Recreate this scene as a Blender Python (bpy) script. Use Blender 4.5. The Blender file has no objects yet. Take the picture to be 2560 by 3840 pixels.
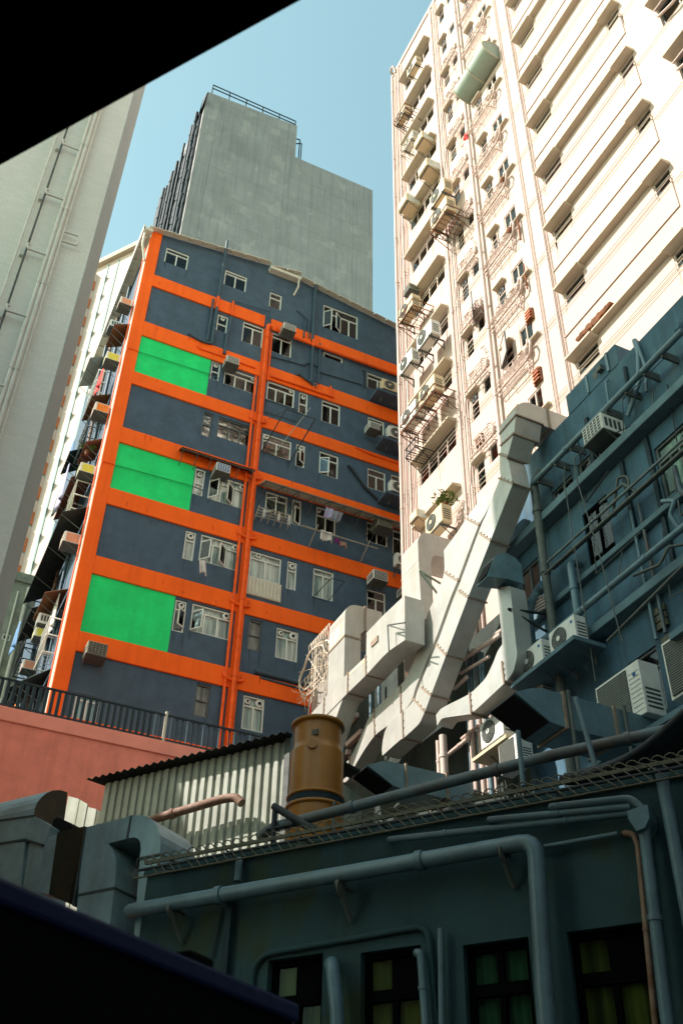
import bpy, bmesh, math, random
from math import sin, cos, radians, pi, atan2, sqrt, hypot
from mathutils import Vector, Matrix
random.seed(7)
S = bpy.context.scene
COL = S.collection
Z0 = 6.0            # eye height above the street; every z below is measured from the eye

# ---------------------------------------------------------------- measuring: image point -> ray -> world plane
FPX, PIT, ROL, YAW = 3836.55, radians(38.55834), radians(-1.38685), radians(24.69025)
_f = Vector((sin(YAW)*cos(PIT), cos(YAW)*cos(PIT), sin(PIT)))
_r = Vector((cos(YAW), -sin(YAW), 0)); _d = -_r.cross(_f)
CR = cos(ROL)*_r + sin(ROL)*_d; CD = -sin(ROL)*_r + cos(ROL)*_d; CF = _f
def ray(u, v):
    return CR*((u-1280)/FPX) + CD*((v-1920)/FPX) + CF
CROPS = {'a1': (480, 800, .33163), 'a2': (980, 920, .34439), 'a3': (360, 1280, .39541), 'a4': (900, 1400, .39541),
         'a5': (240, 1860, .40816), 'a6': (840, 1940, .40816), 'a7': (0, 2300, .40816), 'a8': (600, 2360, .40816),
         'w1': (1440, 0, .40816), 'w2': (1920, 0, .40816), 'w3': (1440, 560, .40816), 'w4': (1920, 560, .40816),
         'w5': (1440, 1120, .40816), 'w6': (1920, 1120, .40816), 'w7': (1440, 1680, .40816), 'w8': (1920, 1680, .40816),
         'dA': (1080, 2240, .40816), 'dB': (1600, 2240, .40816), 'dC': (2000, 2080, .35714), 'dD': (1000, 2640, .40816),
         'dE': (0, 2900, .45918), 'dF': (1800, 2600, .48469), 'l1': (0, 1100, .35714), 'l2': (0, 1640, .35714),
         'r7': (0, 2880, .81633), 'r8': (1280, 2880, .81633), 'r1': (0, 0, .81633), 'r6': (1280, 1920, .81633), 'v': (0, 0, 1.63265)}
def R(k, a, b):
    o = CROPS[k]
    return ray(o[0]+a*o[2], o[1]+b*o[2])

class Fr:
    """an upright plane: u runs to the right in the picture, v is height above the eye, d is distance out of it towards us"""
    def __init__(s, P, ang):
        s.P = Vector((P[0], P[1], 0)); s.U = Vector((cos(ang), sin(ang), 0)); s.N = Vector((sin(ang), -cos(ang), 0)); s.ang = ang
    def p(s, u, v, d=0.):
        q = s.P + s.U*u + s.N*d
        return Vector((q.x, q.y, v+Z0))
    def hit(s, k, a, b, d=0.):
        r = R(k, a, b); P = s.P + s.N*d
        q = r*(P.dot(s.N)/r.dot(s.N))
        return ((q-s.P).dot(s.U), q.z)
    def hits(s, pts, d=0.):
        return [s.hit(*q, d=d) for q in pts]
ORA = Fr((0, 27), 0.)                       # orange block facade, u = x
WHI = Fr((13, 0), -pi/2)                    # white block, u = -y
ANN = Fr((12, 0), -pi/2)                    # dark annex
TA = radians(-54.5)
NV = Vector((-sin(TA), cos(TA)))            # away from us
def alley(d): return Fr((NV.x*d, NV.y*d), TA)
def duct(x): return Fr((x, 0), -pi/2)
def front(y): return Fr((0, y), 0.)
LOW = alley(10.)

# ---------------------------------------------------------------- mesh building
class MB:
    def __init__(s): s.v = []; s.f = []; s.mi = []; s.sm = []; s.m = 0
    def add(s, vs, fs, smooth=False):
        n = len(s.v); s.v += [Vector(q) for q in vs]
        for f in fs:
            s.f.append([i+n for i in f]); s.mi.append(s.m); s.sm.append(smooth)
        return s
    def hexa(s, c):   # 8 corners: bottom 4 then top 4
        return s.add(c, [(0, 3, 2, 1), (4, 5, 6, 7), (0, 1, 5, 4), (1, 2, 6, 5), (2, 3, 7, 6), (3, 0, 4, 7)])
    def box(s, fr, u0, u1, v0, v1, d0, d1):
        P = fr.p
        return s.hexa([P(u0, v0, d1), P(u1, v0, d1), P(u1, v0, d0), P(u0, v0, d0), P(u0, v1, d1), P(u1, v1, d1), P(u1, v1, d0), P(u0, v1, d0)])
    def cube(s, x0, x1, y0, y1, z0, z1):
        return s.hexa([(x0, y0, z0), (x1, y0, z0), (x1, y1, z0), (x0, y1, z0), (x0, y0, z1), (x1, y0, z1), (x1, y1, z1), (x0, y1, z1)])
    def ext(s, fr, pts, d0, d1, smooth=False):     # outline in the plane, given thickness
        n = len(pts)
        ar = sum(pts[i][0]*pts[(i+1) % n][1]-pts[(i+1) % n][0]*pts[i][1] for i in range(n))
        if ar < 0: pts = pts[::-1]
        s.add([fr.p(u, v, d1) for u, v in pts], [list(range(n))])
        s.add([fr.p(u, v, d0) for u, v in pts], [list(range(n))[::-1]])
        s.add([fr.p(u, v, d1) for u, v in pts]+[fr.p(u, v, d0) for u, v in pts], [(i, i+n, (i+1) % n+n, (i+1) % n) for i in range(n)], smooth)
        return s
    def loft(s, secs, cap=True, smooth=False):
        n = len(secs[0]); vs = [q for sec in secs for q in sec]
        fs = [(k*n+i, k*n+(i+1) % n, (k+1)*n+(i+1) % n, (k+1)*n+i) for k in range(len(secs)-1) for i in range(n)]
        s.add(vs, fs, smooth)
        if cap: s.add(secs[0], [list(range(n))[::-1]]); s.add(secs[-1], [list(range(n))])
        return s
    def tube(s, pts, r, n=8, cap=True):
        pts = [Vector(q) for q in pts]; secs = []
        up = None
        for i, q in enumerate(pts):
            a = pts[max(i-1, 0)]; b = pts[min(i+1, len(pts)-1)]; t = (b-a)
            if t.length < 1e-6: t = Vector((0, 0, 1))
            t.normalize()
            if up is None:
                up = Vector((0, 0, 1)) if abs(t.z) < .9 else Vector((1, 0, 0))
            e1 = (up-t*up.dot(t)).normalized(); e2 = t.cross(e1); up = e1
            k = 1.
            if 0 < i < len(pts)-1:
                c = (pts[i]-pts[i-1]).normalized().dot((pts[i+1]-pts[i]).normalized()); k = 1/max(.6, sqrt(max(.01, (1+c)/2)))
            rr = r[i] if isinstance(r, (list, tuple)) else r
            secs.append([q+(e1*cos(2*pi*j/n)+e2*sin(2*pi*j/n))*rr*k for j in range(n)])
        return s.loft(secs, cap, n > 4)
    def pipe(s, pts, r, n=10, collar=0., bend=None):     # round pipe with rounded bends and joint collars
        pts = [Vector(q) for q in pts]; out = [pts[0]]; b = bend or r*1.8
        for i in range(1, len(pts)-1):
            p0, p1, p2 = pts[i-1:i+2]; l = min(b, (p1-p0).length*.45, (p2-p1).length*.45)
            A = p1+(p0-p1).normalized()*l; B = p1+(p2-p1).normalized()*l
            for j in range(5):
                t = j/4; out.append(A*(1-t)**2+p1*2*t*(1-t)+B*t*t)
        out.append(pts[-1]); s.tube(out, r, n)
        if collar:
            for a, c in zip(pts, pts[1:]):
                L = (c-a).length; m = int(L/collar)
                for j in range(1, m+1):
                    q = a.lerp(c, (j-.5)/max(m, 1)); t = (c-a).normalized()
                    s.tube([q-t*r*.45, q+t*r*.45], r*1.22, n)
        return s
    def lathe(s, c, prof, n=32):
        secs = [[Vector((c[0]+rr*cos(2*pi*j/n), c[1]+rr*sin(2*pi*j/n), z)) for j in range(n)] for rr, z in prof]
        return s.loft(secs, True, True)
    def disc(s, c, ax, r, th, n=20):
        c = Vector(c); ax = Vector(ax).normalized()
        return s.tube([c, c+ax*th], r, n)
    def sheet(s, fr, u0, u1, v0, v1, d0, d1, pitch=.09, amp=.018):   # corrugated sheet from (v0,d0) to (v1,d1)
        n = max(4, int((u1-u0)/pitch*4)); a = Vector((v1-v0, d1-d0)).normalized(); nn = (-a[1], a[0])
        top = []; bot = []
        for i in range(n+1):
            u = u0+(u1-u0)*i/n; w = amp*sin(2*pi*(u-u0)/pitch)
            bot.append(fr.p(u, v0+nn[0]*w, d0+nn[1]*w)); top.append(fr.p(u, v1+nn[0]*w, d1+nn[1]*w))
        off = (fr.N*nn[1]+Vector((0, 0, nn[0])))*.006
        m = n+1
        vs = bot+top+[q-off for q in bot]+[q-off for q in top]
        fs = []
        for i in range(n):
            fs += [(i, i+1, m+i+1, m+i), (2*m+i+1, 2*m+i, 3*m+i, 3*m+i+1), (i, 2*m+i, 2*m+i+1, i+1), (m+i, m+i+1, 3*m+i+1, 3*m+i)]
        fs += [(0, m, 3*m, 2*m), (n, 2*m+n, 3*m+n, m+n)]
        return s.add(vs, fs)
    def build(s, name, mat, parent=None, bevel=0., seg=2):
        me = bpy.data.meshes.new(name)
        o = bpy.data.objects.new(name, me); COL.objects.link(o)
        if parent is None:
            lo = Vector((min(q.x for q in s.v), min(q.y for q in s.v), min(q.z for q in s.v))); hi = Vector((max(q.x for q in s.v), max(q.y for q in s.v), 0))
            org = Vector(((lo.x+hi.x)/2, (lo.y+hi.y)/2, lo.z)); o.location = org
        else:
            o.parent = parent; org = ORG[parent.name]
        ORG[o.name] = org
        me.from_pydata([tuple(q-org) for q in s.v], [], s.f)
        ml = mat if isinstance(mat, (list, tuple)) else [mat]
        for m in ml: me.materials.append(m)
        me.polygons.foreach_set('use_smooth', s.sm); me.polygons.foreach_set('material_index', s.mi)
        bm = bmesh.new(); bm.from_mesh(me); bmesh.ops.recalc_face_normals(bm, faces=bm.faces); bm.to_mesh(me); bm.free()
        me.update()
        if bevel:
            b = o.modifiers.new('bevel', 'BEVEL'); b.width = bevel; b.segments = seg; b.limit_method = 'ANGLE'; b.angle_limit = radians(40)
        return o
ORG = {}
def tag(o, label, cat=None, group=None, kind=None):
    if label: o['label'] = label
    if cat: o['category'] = cat
    if group: o['group'] = group
    if kind: o['kind'] = kind
    return o
def thing(name, label, cat, loc, group=None, kind=None):
    o = bpy.data.objects.new(name, None); COL.objects.link(o); o.location = loc; o.empty_display_size = .2
    ORG[o.name] = Vector(loc)
    return tag(o, label, cat, group, kind)
def copy_tree(o, loc, rz, label, group=None, scale=None):
    c = o.copy(); COL.objects.link(c); c.location = loc; c.rotation_euler = (0, 0, rz); c['label'] = label
    if group: c['group'] = group
    if scale: c.scale = scale
    for ch in list(o.children):
        k = ch.copy(); COL.objects.link(k); k.parent = c
        for g in list(ch.children):
            q = g.copy(); COL.objects.link(q); q.parent = k
    return c
def drop(o):      # throw a prototype away
    for ch in list(o.children):
        for g in list(ch.children): bpy.data.objects.remove(g)
        bpy.data.objects.remove(ch)
    bpy.data.objects.remove(o)

# ---------------------------------------------------------------- materials
def mat(name, col, rough=.7, var=.25, scale=1.2, col2=None, metal=0., bump=.15, bscale=25., streak=0., streakcol=None, spec=.3, patch=None, joints=None):
    m = bpy.data.materials.new(name); m.use_nodes = True; nt = m.node_tree; N = nt.nodes; L = nt.links
    bs = N['Principled BSDF']; bs.inputs['Roughness'].default_value = rough; bs.inputs['Metallic'].default_value = metal
    bs.inputs['Specular IOR Level'].default_value = spec
    tc = N.new('ShaderNodeTexCoord')
    nz = N.new('ShaderNodeTexNoise'); nz.inputs['Scale'].default_value = scale; nz.inputs['Detail'].default_value = 9; nz.inputs['Roughness'].default_value = .65
    L.new(tc.outputs['Object'], nz.inputs['Vector'])
    rp = N.new('ShaderNodeValToRGB'); c2 = col2 or [c*(1-var) for c in col]
    c1 = [min(1, c*(1+var*.35)) for c in col]
    rp.color_ramp.elements[0].position = .3; rp.color_ramp.elements[0].color = (*c2, 1); rp.color_ramp.elements[1].position = .72; rp.color_ramp.elements[1].color = (*c1, 1)
    L.new(nz.outputs['Fac'], rp.inputs['Fac']); out = rp.outputs['Color']
    def mask(sc, lo, hi, amount, c, detail=6):
        mp = N.new('ShaderNodeMapping'); mp.inputs['Scale'].default_value = sc; L.new(tc.outputs['Object'], mp.inputs['Vector'])
        n2 = N.new('ShaderNodeTexNoise'); n2.inputs['Scale'].default_value = 1; n2.inputs['Detail'].default_value = detail; n2.inputs['Roughness'].default_value = .6
        L.new(mp.outputs['Vector'], n2.inputs['Vector'])
        r2 = N.new('ShaderNodeMapRange'); r2.inputs['From Min'].default_value = lo; r2.inputs['From Max'].default_value = hi; r2.inputs['To Max'].default_value = amount
        L.new(n2.outputs['Fac'], r2.inputs['Value'])
        mx = N.new('ShaderNodeMix'); mx.data_type = 'RGBA'; L.new(r2.outputs['Result'], mx.inputs['Factor'])
        nonlocal out
        L.new(out, mx.inputs['A']); mx.inputs['B'].default_value = (*c, 1); out = mx.outputs['Result']
    if streak: mask((3.5, 3.5, .16), .48, .72, streak, streakcol or [c*.35 for c in col])
    if patch: mask((.7, .7, .5), .56, .64, patch[0], patch[1], 3)
    if joints:      # faint formwork joints on upright faces
        sx = N.new('ShaderNodeSeparateXYZ'); L.new(tc.outputs['Object'], sx.inputs[0]); ad = N.new('ShaderNodeMath'); ad.operation = 'ADD'; L.new(sx.outputs[0], ad.inputs[0]); L.new(sx.outputs[1], ad.inputs[1])
        cb = N.new('ShaderNodeCombineXYZ'); L.new(ad.outputs[0], cb.inputs[0]); L.new(sx.outputs[2], cb.inputs[1]); br = N.new('ShaderNodeTexBrick'); br.offset = 0; br.inputs['Scale'].default_value = 1
        br.inputs['Brick Width'].default_value = joints[0]; br.inputs['Row Height'].default_value = joints[1]; br.inputs['Mortar Size'].default_value = joints[2]; br.inputs['Mortar Smooth'].default_value = .6
        br.inputs['Color1'].default_value = (1, 1, 1, 1); br.inputs['Color2'].default_value = (.93, .93, .93, 1); br.inputs['Mortar'].default_value = (joints[3],)*3+(1,); L.new(cb.outputs[0], br.inputs['Vector'])
        mj = N.new('ShaderNodeMix'); mj.data_type = 'RGBA'; mj.blend_type = 'MULTIPLY'; mj.inputs['Factor'].default_value = 1; L.new(out, mj.inputs['A']); L.new(br.outputs['Color'], mj.inputs['B']); out = mj.outputs['Result']
    L.new(out, bs.inputs['Base Color'])
    if bump:
        n3 = N.new('ShaderNodeTexNoise'); n3.inputs['Scale'].default_value = bscale; n3.inputs['Detail'].default_value = 6; L.new(tc.outputs['Object'], n3.inputs['Vector'])
        bp = N.new('ShaderNodeBump'); bp.inputs['Strength'].default_value = bump; bp.inputs['Distance'].default_value = .02; L.new(n3.outputs['Fac'], bp.inputs['Height'])
        L.new(bp.outputs['Normal'], bs.inputs['Normal'])
    return m
def tile_mat(name, col, mortar, w, h, rough=.5):
    m = mat(name, col, rough, .12, .5, bump=0); nt = m.node_tree; N = nt.nodes; L = nt.links; bs = N['Principled BSDF']
    old = bs.inputs['Base Color'].links[0].from_socket
    tc = N['Texture Coordinate']; sx = N.new('ShaderNodeSeparateXYZ'); L.new(tc.outputs['Object'], sx.inputs[0])
    ad = N.new('ShaderNodeMath'); ad.operation = 'ADD'; L.new(sx.outputs[0], ad.inputs[0]); L.new(sx.outputs[1], ad.inputs[1])
    cb = N.new('ShaderNodeCombineXYZ'); L.new(ad.outputs[0], cb.inputs[0]); L.new(sx.outputs[2], cb.inputs[1])
    br = N.new('ShaderNodeTexBrick'); br.offset = .5; br.inputs['Scale'].default_value = 1; br.inputs['Brick Width'].default_value = w; br.inputs['Row Height'].default_value = h
    br.inputs['Mortar Size'].default_value = h*.09; br.inputs['Mortar Smooth'].default_value = .3
    L.new(cb.outputs[0], br.inputs['Vector']); L.new(old, br.inputs['Color1'])
    hs = N.new('ShaderNodeHueSaturation'); hs.inputs['Value'].default_value = .93; L.new(old, hs.inputs['Color']); L.new(hs.outputs[0], br.inputs['Color2'])
    br.inputs['Mortar'].default_value = (*mortar, 1); L.new(br.outputs['Color'], bs.inputs['Base Color'])
    return m
def glass_mat(name, tint=(.90, .95, .95), refl=.3):
    m = bpy.data.materials.new(name); m.use_nodes = True; nt = m.node_tree; N = nt.nodes; L = nt.links
    N.remove(N['Principled BSDF']); o = N['Material Output']
    t = N.new('ShaderNodeBsdfTransparent'); t.inputs[0].default_value = (*tint, 1); g = N.new('ShaderNodeBsdfGlossy'); g.inputs['Roughness'].default_value = .06
    tc = N.new('ShaderNodeTexCoord'); nz = N.new('ShaderNodeTexNoise'); nz.inputs['Scale'].default_value = 2.2; L.new(tc.outputs['Object'], nz.inputs['Vector'])
    bp = N.new('ShaderNodeBump'); bp.inputs['Strength'].default_value = .12; bp.inputs['Distance'].default_value = .03; L.new(nz.outputs['Fac'], bp.inputs['Height']); L.new(bp.outputs['Normal'], g.inputs['Normal'])
    lw = N.new('ShaderNodeLayerWeight'); lw.inputs['Blend'].default_value = refl
    mx = N.new('ShaderNodeMixShader'); L.new(lw.outputs['Fresnel'], mx.inputs[0]); L.new(t.outputs[0], mx.inputs[1]); L.new(g.outputs[0], mx.inputs[2]); L.new(mx.outputs[0], o.inputs[0])
    return m
def curtain_mat(name, a, b, sc=9.):
    m = mat(name, a, .9, .2, 3, bump=0); nt = m.node_tree; N = nt.nodes; L = nt.links; bs = N['Principled BSDF']
    tc = N['Texture Coordinate']; mp = N.new('ShaderNodeMapping'); mp.inputs['Scale'].default_value = (sc, sc, .5); L.new(tc.outputs['Object'], mp.inputs['Vector'])
    n2 = N.new('ShaderNodeTexNoise'); n2.inputs['Scale'].default_value = 1.; n2.inputs['Detail'].default_value = 4; L.new(mp.outputs[0], n2.inputs['Vector'])
    rp = N.new('ShaderNodeValToRGB'); rp.color_ramp.elements[0].position = .38; rp.color_ramp.elements[0].color = (*b, 1); rp.color_ramp.elements[1].position = .6; rp.color_ramp.elements[1].color = (*a, 1)
    L.new(n2.outputs['Fac'], rp.inputs[0]); L.new(rp.outputs[0], bs.inputs['Base Color'])
    return m
M = {}
M['orange'] = mat('orange_paint', (.98, .128, .002), .75, .14, .8, streak=.3, streakcol=(.62, .05, .003), patch=(.15, (.95, .15, .015)), bscale=40)
M['slate'] = mat('slate_render', (.066, .105, .15), .85, .3, 1.6, streak=.3, streakcol=(.04, .06, .085), patch=(.2, (.085, .125, .165)), bscale=30)
M['green'] = mat('green_paint', (.012, .70, .18), .75, .25, 1.1, bscale=40, streak=.25, streakcol=(.008, .42, .11), patch=(.15, (.05, .72, .24)))
M['whitewall'] = mat('white_render', (.53, .405, .35), .85, .05, .5, streak=.05, streakcol=(.6, .45, .33), bscale=20, bump=.05)
M['whitetrim'] = mat('white_trim', (.53, .405, .35), .8, .08, 1.5, bscale=20, bump=.05)
M['hood'] = mat('hood_render', (.56, .47, .35), .85, .1, 1., bscale=20, streak=.1)
M['concrete'] = mat('tower_concrete', (.355, .33, .325), .9, .22, .35, streak=.7, streakcol=(.19, .20, .215), bump=.2, patch=(.4, (.46, .435, .40)), joints=(6.1, 3.0, .05, .8))
M['oldconc'] = mat('old_concrete', (.34, .35, .27), .9, .5, 1.2, streak=.5, patch=(.7, (.34, .34, .30)))
M['navy'] = mat('dark_riser_navy', (.012, .03, .04), .7, .5, 2.)  # one even near-black navy, darker than the tower concrete
M['tile'] = tile_mat('beige_tile', (.82, .75, .66), (.70, .64, .56), .16, .065)
M['pink'] = mat('pink_render', (.92, .28, .205), .85, .22, 1.3, streak=.3, streakcol=(.5, .13, .09), bscale=18, bump=.3)
M['pinkcap'] = mat('pink_coping', (.95, .33, .25), .85, .12, 1.3, bscale=18, bump=.2)
M['fence'] = mat('fence_steel', (.012, .03, .04), .5, .3)
M['tilepipe'] = mat('beige_pipe_paint', (.74, .68, .60), .5, .15, 4.)
M['annex'] = mat('annex_render', (.058, .125, .175), .85, .4, 1.2, streak=.6, streakcol=(.03, .045, .05), bump=.25, patch=(.4, (.085, .14, .165)))
M['sill'] = mat('annex_ledge', (.11, .18, .21), .85, .3, 2.)
M['low'] = mat('lower_wall_render', (.026, .063, .072), .85, .35, .9, streak=.5, streakcol=(.02, .03, .014), bump=.25, patch=(.65, (.036, .046, .014)))
M['pipe'] = mat('grey_pipe_paint', (.095, .17, .21), .4, .3, 3., spec=.5, streak=.3, streakcol=(.07, .07, .05))
M['pipewhite'] = mat('white_pipe_paint', (.53, .405, .35), .6, .1, 3.)
M['pipeorange'] = mat('orange_pipe_paint', (.92, .11, .003), .6, .25, 3.)
M['pipeslate'] = mat('slate_pipe_paint', (.045, .08, .11), .55, .2, 3.)
M['rust'] = mat('rust', (.22, .075, .025), .85, .5, 6., col2=(.06, .025, .012))
M['rustpipe'] = mat('rusty_pipe', (.24, .17, .13), .7, .5, 5., col2=(.12, .045, .02))
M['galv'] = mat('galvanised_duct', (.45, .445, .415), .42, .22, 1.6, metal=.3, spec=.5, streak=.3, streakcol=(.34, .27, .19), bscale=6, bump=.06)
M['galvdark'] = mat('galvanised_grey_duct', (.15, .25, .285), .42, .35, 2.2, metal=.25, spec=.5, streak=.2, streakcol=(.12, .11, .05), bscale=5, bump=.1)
M['rustduct'] = mat('rust_streaked_duct', (.78, .62, .48), .5, .25, 1.5, streak=.7, streakcol=(.75, .24, .03))
M['black'] = mat('black_hole', (.006, .006, .007), .9, .2)
M['roofblack'] = mat('walkway_black', (.004, .004, .005), .95, .1, spec=.05)
M['parapet'] = mat('walkway_navy', (.006, .010, .06), .5, .3, spec=.2)
M['acwhite'] = mat('ac_casing', (.70, .68, .62), .5, .15, 4., streak=.15)
M['accream'] = mat('ac_cream', (.66, .52, .33), .6, .15, 4.)
M['acdirty'] = mat('ac_dirty_base', (.30, .28, .2), .8, .5, 5.)
M['grille'] = mat('ac_grille', (.05, .06, .06), .5, .3, 6.)
M['grillelight'] = mat('ac_grille_wire', (.34, .33, .27), .5, .2, 6.)
M['frame'] = mat('window_frame_pale', (.72, .73, .67), .5, .1, 4.)
M['framedark'] = mat('window_frame_dark', (.10, .11, .11), .5, .2, 4.)
M['frameblack'] = mat('window_frame_black', (.0025, .003, .003), .95, .2, 4., spec=.02)
M['glass'] = glass_mat('window_glass'); M['glassdark'] = glass_mat('dim_glass', (.8, .9, .85), .12)
M['glassteal'] = glass_mat('teal_glass', (.45, .62, .60), .5)
M['glasssun'] = glass_mat('pale_glass', (.85, .92, .9), .3)
M['curtpale'] = curtain_mat('pale_curtain', (.58, .52, .45), (.36, .36, .33), 6)
M['curt'] = curtain_mat('white_curtain', (.88, .88, .82), (.34, .38, .40))
M['curtsun'] = curtain_mat('cream_curtain', (.80, .70, .55), (.55, .45, .3), 5)
M['curtblue'] = curtain_mat('blue_curtain', (.40, .68, .80), (.06, .24, .46))
M['curtdark'] = curtain_mat('dim_interior', (.34, .36, .34), (.05, .07, .08), 4)
M['curtyel'] = curtain_mat('olive_curtain', (.12, .10, .016), (.04, .04, .01), 7)
M['sheet'] = mat('corrugated_steel', (.35, .37, .31), .45, .3, 1.2, metal=.1, streak=.5, streakcol=(.15, .16, .09), bump=0)
M['sheetdark'] = mat('corrugated_roof_edge', (.03, .035, .03), .8, .4, 4.)
M['awning'] = mat('pale_corrugated_awning', (.62, .58, .49), .7, .3, 4., streak=.3)
def translucent(m, f):
    nt = m.node_tree; N = nt.nodes; L = nt.links; t = N.new('ShaderNodeBsdfTranslucent'); x = N.new('ShaderNodeMixShader'); x.inputs[0].default_value = f; bs = N['Principled BSDF']
    L.new(bs.inputs['Base Color'].links[0].from_socket, t.inputs[0]); L.new(bs.outputs[0], x.inputs[1]); L.new(t.outputs[0], x.inputs[2]); L.new(x.outputs[0], N['Material Output'].inputs[0])
translucent(M['awning'], .55)
M['rustawning'] = mat('rusty_awning', (.17, .06, .035), .8, .5, 5.)
M['gutter'] = mat('pale_gutter', (.58, .55, .45), .6, .12, 3.)
M['drum'] = mat('amber_fibreglass', (.36, .135, .008), .4, .25, 2.5, spec=.5, streak=.35, streakcol=(.17, .07, .01))
M['wire'] = mat('old_wire', (.10, .095, .065), .6, .5, 6.)
M['paleblade'] = mat('pale_wire', (.70, .58, .46), .6, .3, 6.)
M['farwall'] = mat('far_white_wall', (.70, .55, .48), .85, .05, .5, bump=0)
M['fargroove'] = mat('far_teal_strip', (.20, .32, .30), .7, .1)
M['farorange'] = mat('far_orange_panel', (.60, .20, .08), .8, .2)
M['bracket'] = mat('steel_bracket', (.10, .11, .10), .6, .4, 5.)
M['canopygreen'] = mat('grey_green_canopy', (.30, .36, .30), .6, .15, 2.)
M['cable'] = mat('dark_cable', (.02, .025, .03), .6, .2)
M['leaf'] = mat('plant_leaf', (.10, .16, .02), .6, .4, 5.)
M['street'] = mat('street_asphalt', (.05, .05, .05), .9, .3, 2.)
for n, c in (('cloth_white', (.62, .58, .55)), ('cloth_lilac', (.38, .36, .52)), ('cloth_purple', (.20, .015, .16)), ('cloth_grey', (.24, .24, .28)), ('cloth_dark', (.02, .035, .035)), ('cloth_blue', (.10, .20, .36)), ('cloth_pink', (.40, .22, .17)), ('logo_blue', (.03, .12, .30)), ('red', (.75, .04, .03)), ('yellowpale', (.75, .70, .10)), ('orangeface', (.9, .25, .03)), ('peach', (.75, .33, .2)), ('brownbox', (.16, .07, .03))):
    M[n] = mat(n, c, .85, .2, 5.)

M['curtgreen'] = curtain_mat('green_curtain', (.032, .075, .045), (.014, .035, .022), 7)
M['rustpipe2'] = mat('blue_grey_rusty_pipe', (.08, .14, .175), .45, .4, 2., col2=(.085, .045, .02))
M['rust2'] = mat('dark_rusted_plate', (.030, .026, .013), .8, .6, 4., streak=.5, streakcol=(.07, .03, .008))
M['flangedark'] = mat('dark_flange', (.05, .07, .07), .6, .4, 6.)
M['pipegrey'] = mat('grey_worn_pipe', (.15, .19, .20), .55, .4, 3., streak=.5, streakcol=(.10, .06, .03))
M['slatestain'] = mat('slate_stain', (.048, .078, .112), .9, .3, 3.)
M['orangestain'] = mat('orange_stain', (.78, .085, .002), .85, .3, 3.)
M['whitestain'] = mat('white_stain', (.42, .32, .25), .9, .3, 3.)
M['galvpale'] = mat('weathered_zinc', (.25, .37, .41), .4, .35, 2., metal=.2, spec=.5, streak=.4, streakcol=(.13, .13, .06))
M['redwall'] = mat('faded_red_side_paint', (.22, .07, .035), .85, .5, 1.2, col2=(.09, .05, .05), streak=.4, streakcol=(.05, .06, .08))
M['greenpipe'] = mat('green_pipe_paint', (.008, .40, .10), .7, .2, 3.)
M['podium'] = mat('podium_shade', (.045, .06, .05), .9, .5, 1.5, streak=.5, streakcol=(.02, .02, .015))  # shade below the ducts is put into this near-black colour
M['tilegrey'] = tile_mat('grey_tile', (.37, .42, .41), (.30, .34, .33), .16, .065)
# ---------------------------------------------------------------- shared part builders
def grid_wall(mb, fr, u0, u1, v0, v1, holes, d=0., dep=.3):
    us = sorted({u0, u1} | {round(h[0], 4) for h in holes} | {round(h[1], 4) for h in holes}); vs = sorted({v0, v1} | {round(h[2], 4) for h in holes} | {round(h[3], 4) for h in holes})
    us = [u for u in us if u0 <= u <= u1]; vs = [v for v in vs if v0 <= v <= v1]
    for a, b in zip(vs, vs[1:]):
        vm = (a+b)/2; run = None
        for c, e in zip(us, us[1:]):
            um = (c+e)/2
            inh = any(h[0] < um < h[1] and h[2] < vm < h[3] for h in holes)
            if not inh and run is None: run = c
            if inh and run is not None:
                mb.add([fr.p(run, a, d), fr.p(c, a, d), fr.p(c, b, d), fr.p(run, b, d)], [(0, 1, 2, 3)]); run = None
        if run is not None: mb.add([fr.p(run, a, d), fr.p(us[-1], a, d), fr.p(us[-1], b, d), fr.p(run, b, d)], [(0, 1, 2, 3)])
    for h in holes:
        a, b, c, e = h[:4]; q = [(a, c), (b, c), (b, e), (a, e)]
        for i in range(4):
            (p0, p1), (r0, r1) = q[i], q[(i+1) % 4]
            mb.add([fr.p(p0, p1, d), fr.p(r0, r1, d), fr.p(r0, r1, d-dep), fr.p(p0, p1, d-dep)], [(0, 1, 2, 3)])
        mb.add([fr.p(a, c, d-dep), fr.p(b, c, d-dep), fr.p(b, e, d-dep), fr.p(a, e, d-dep)], [(0, 1, 2, 3)])
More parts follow.
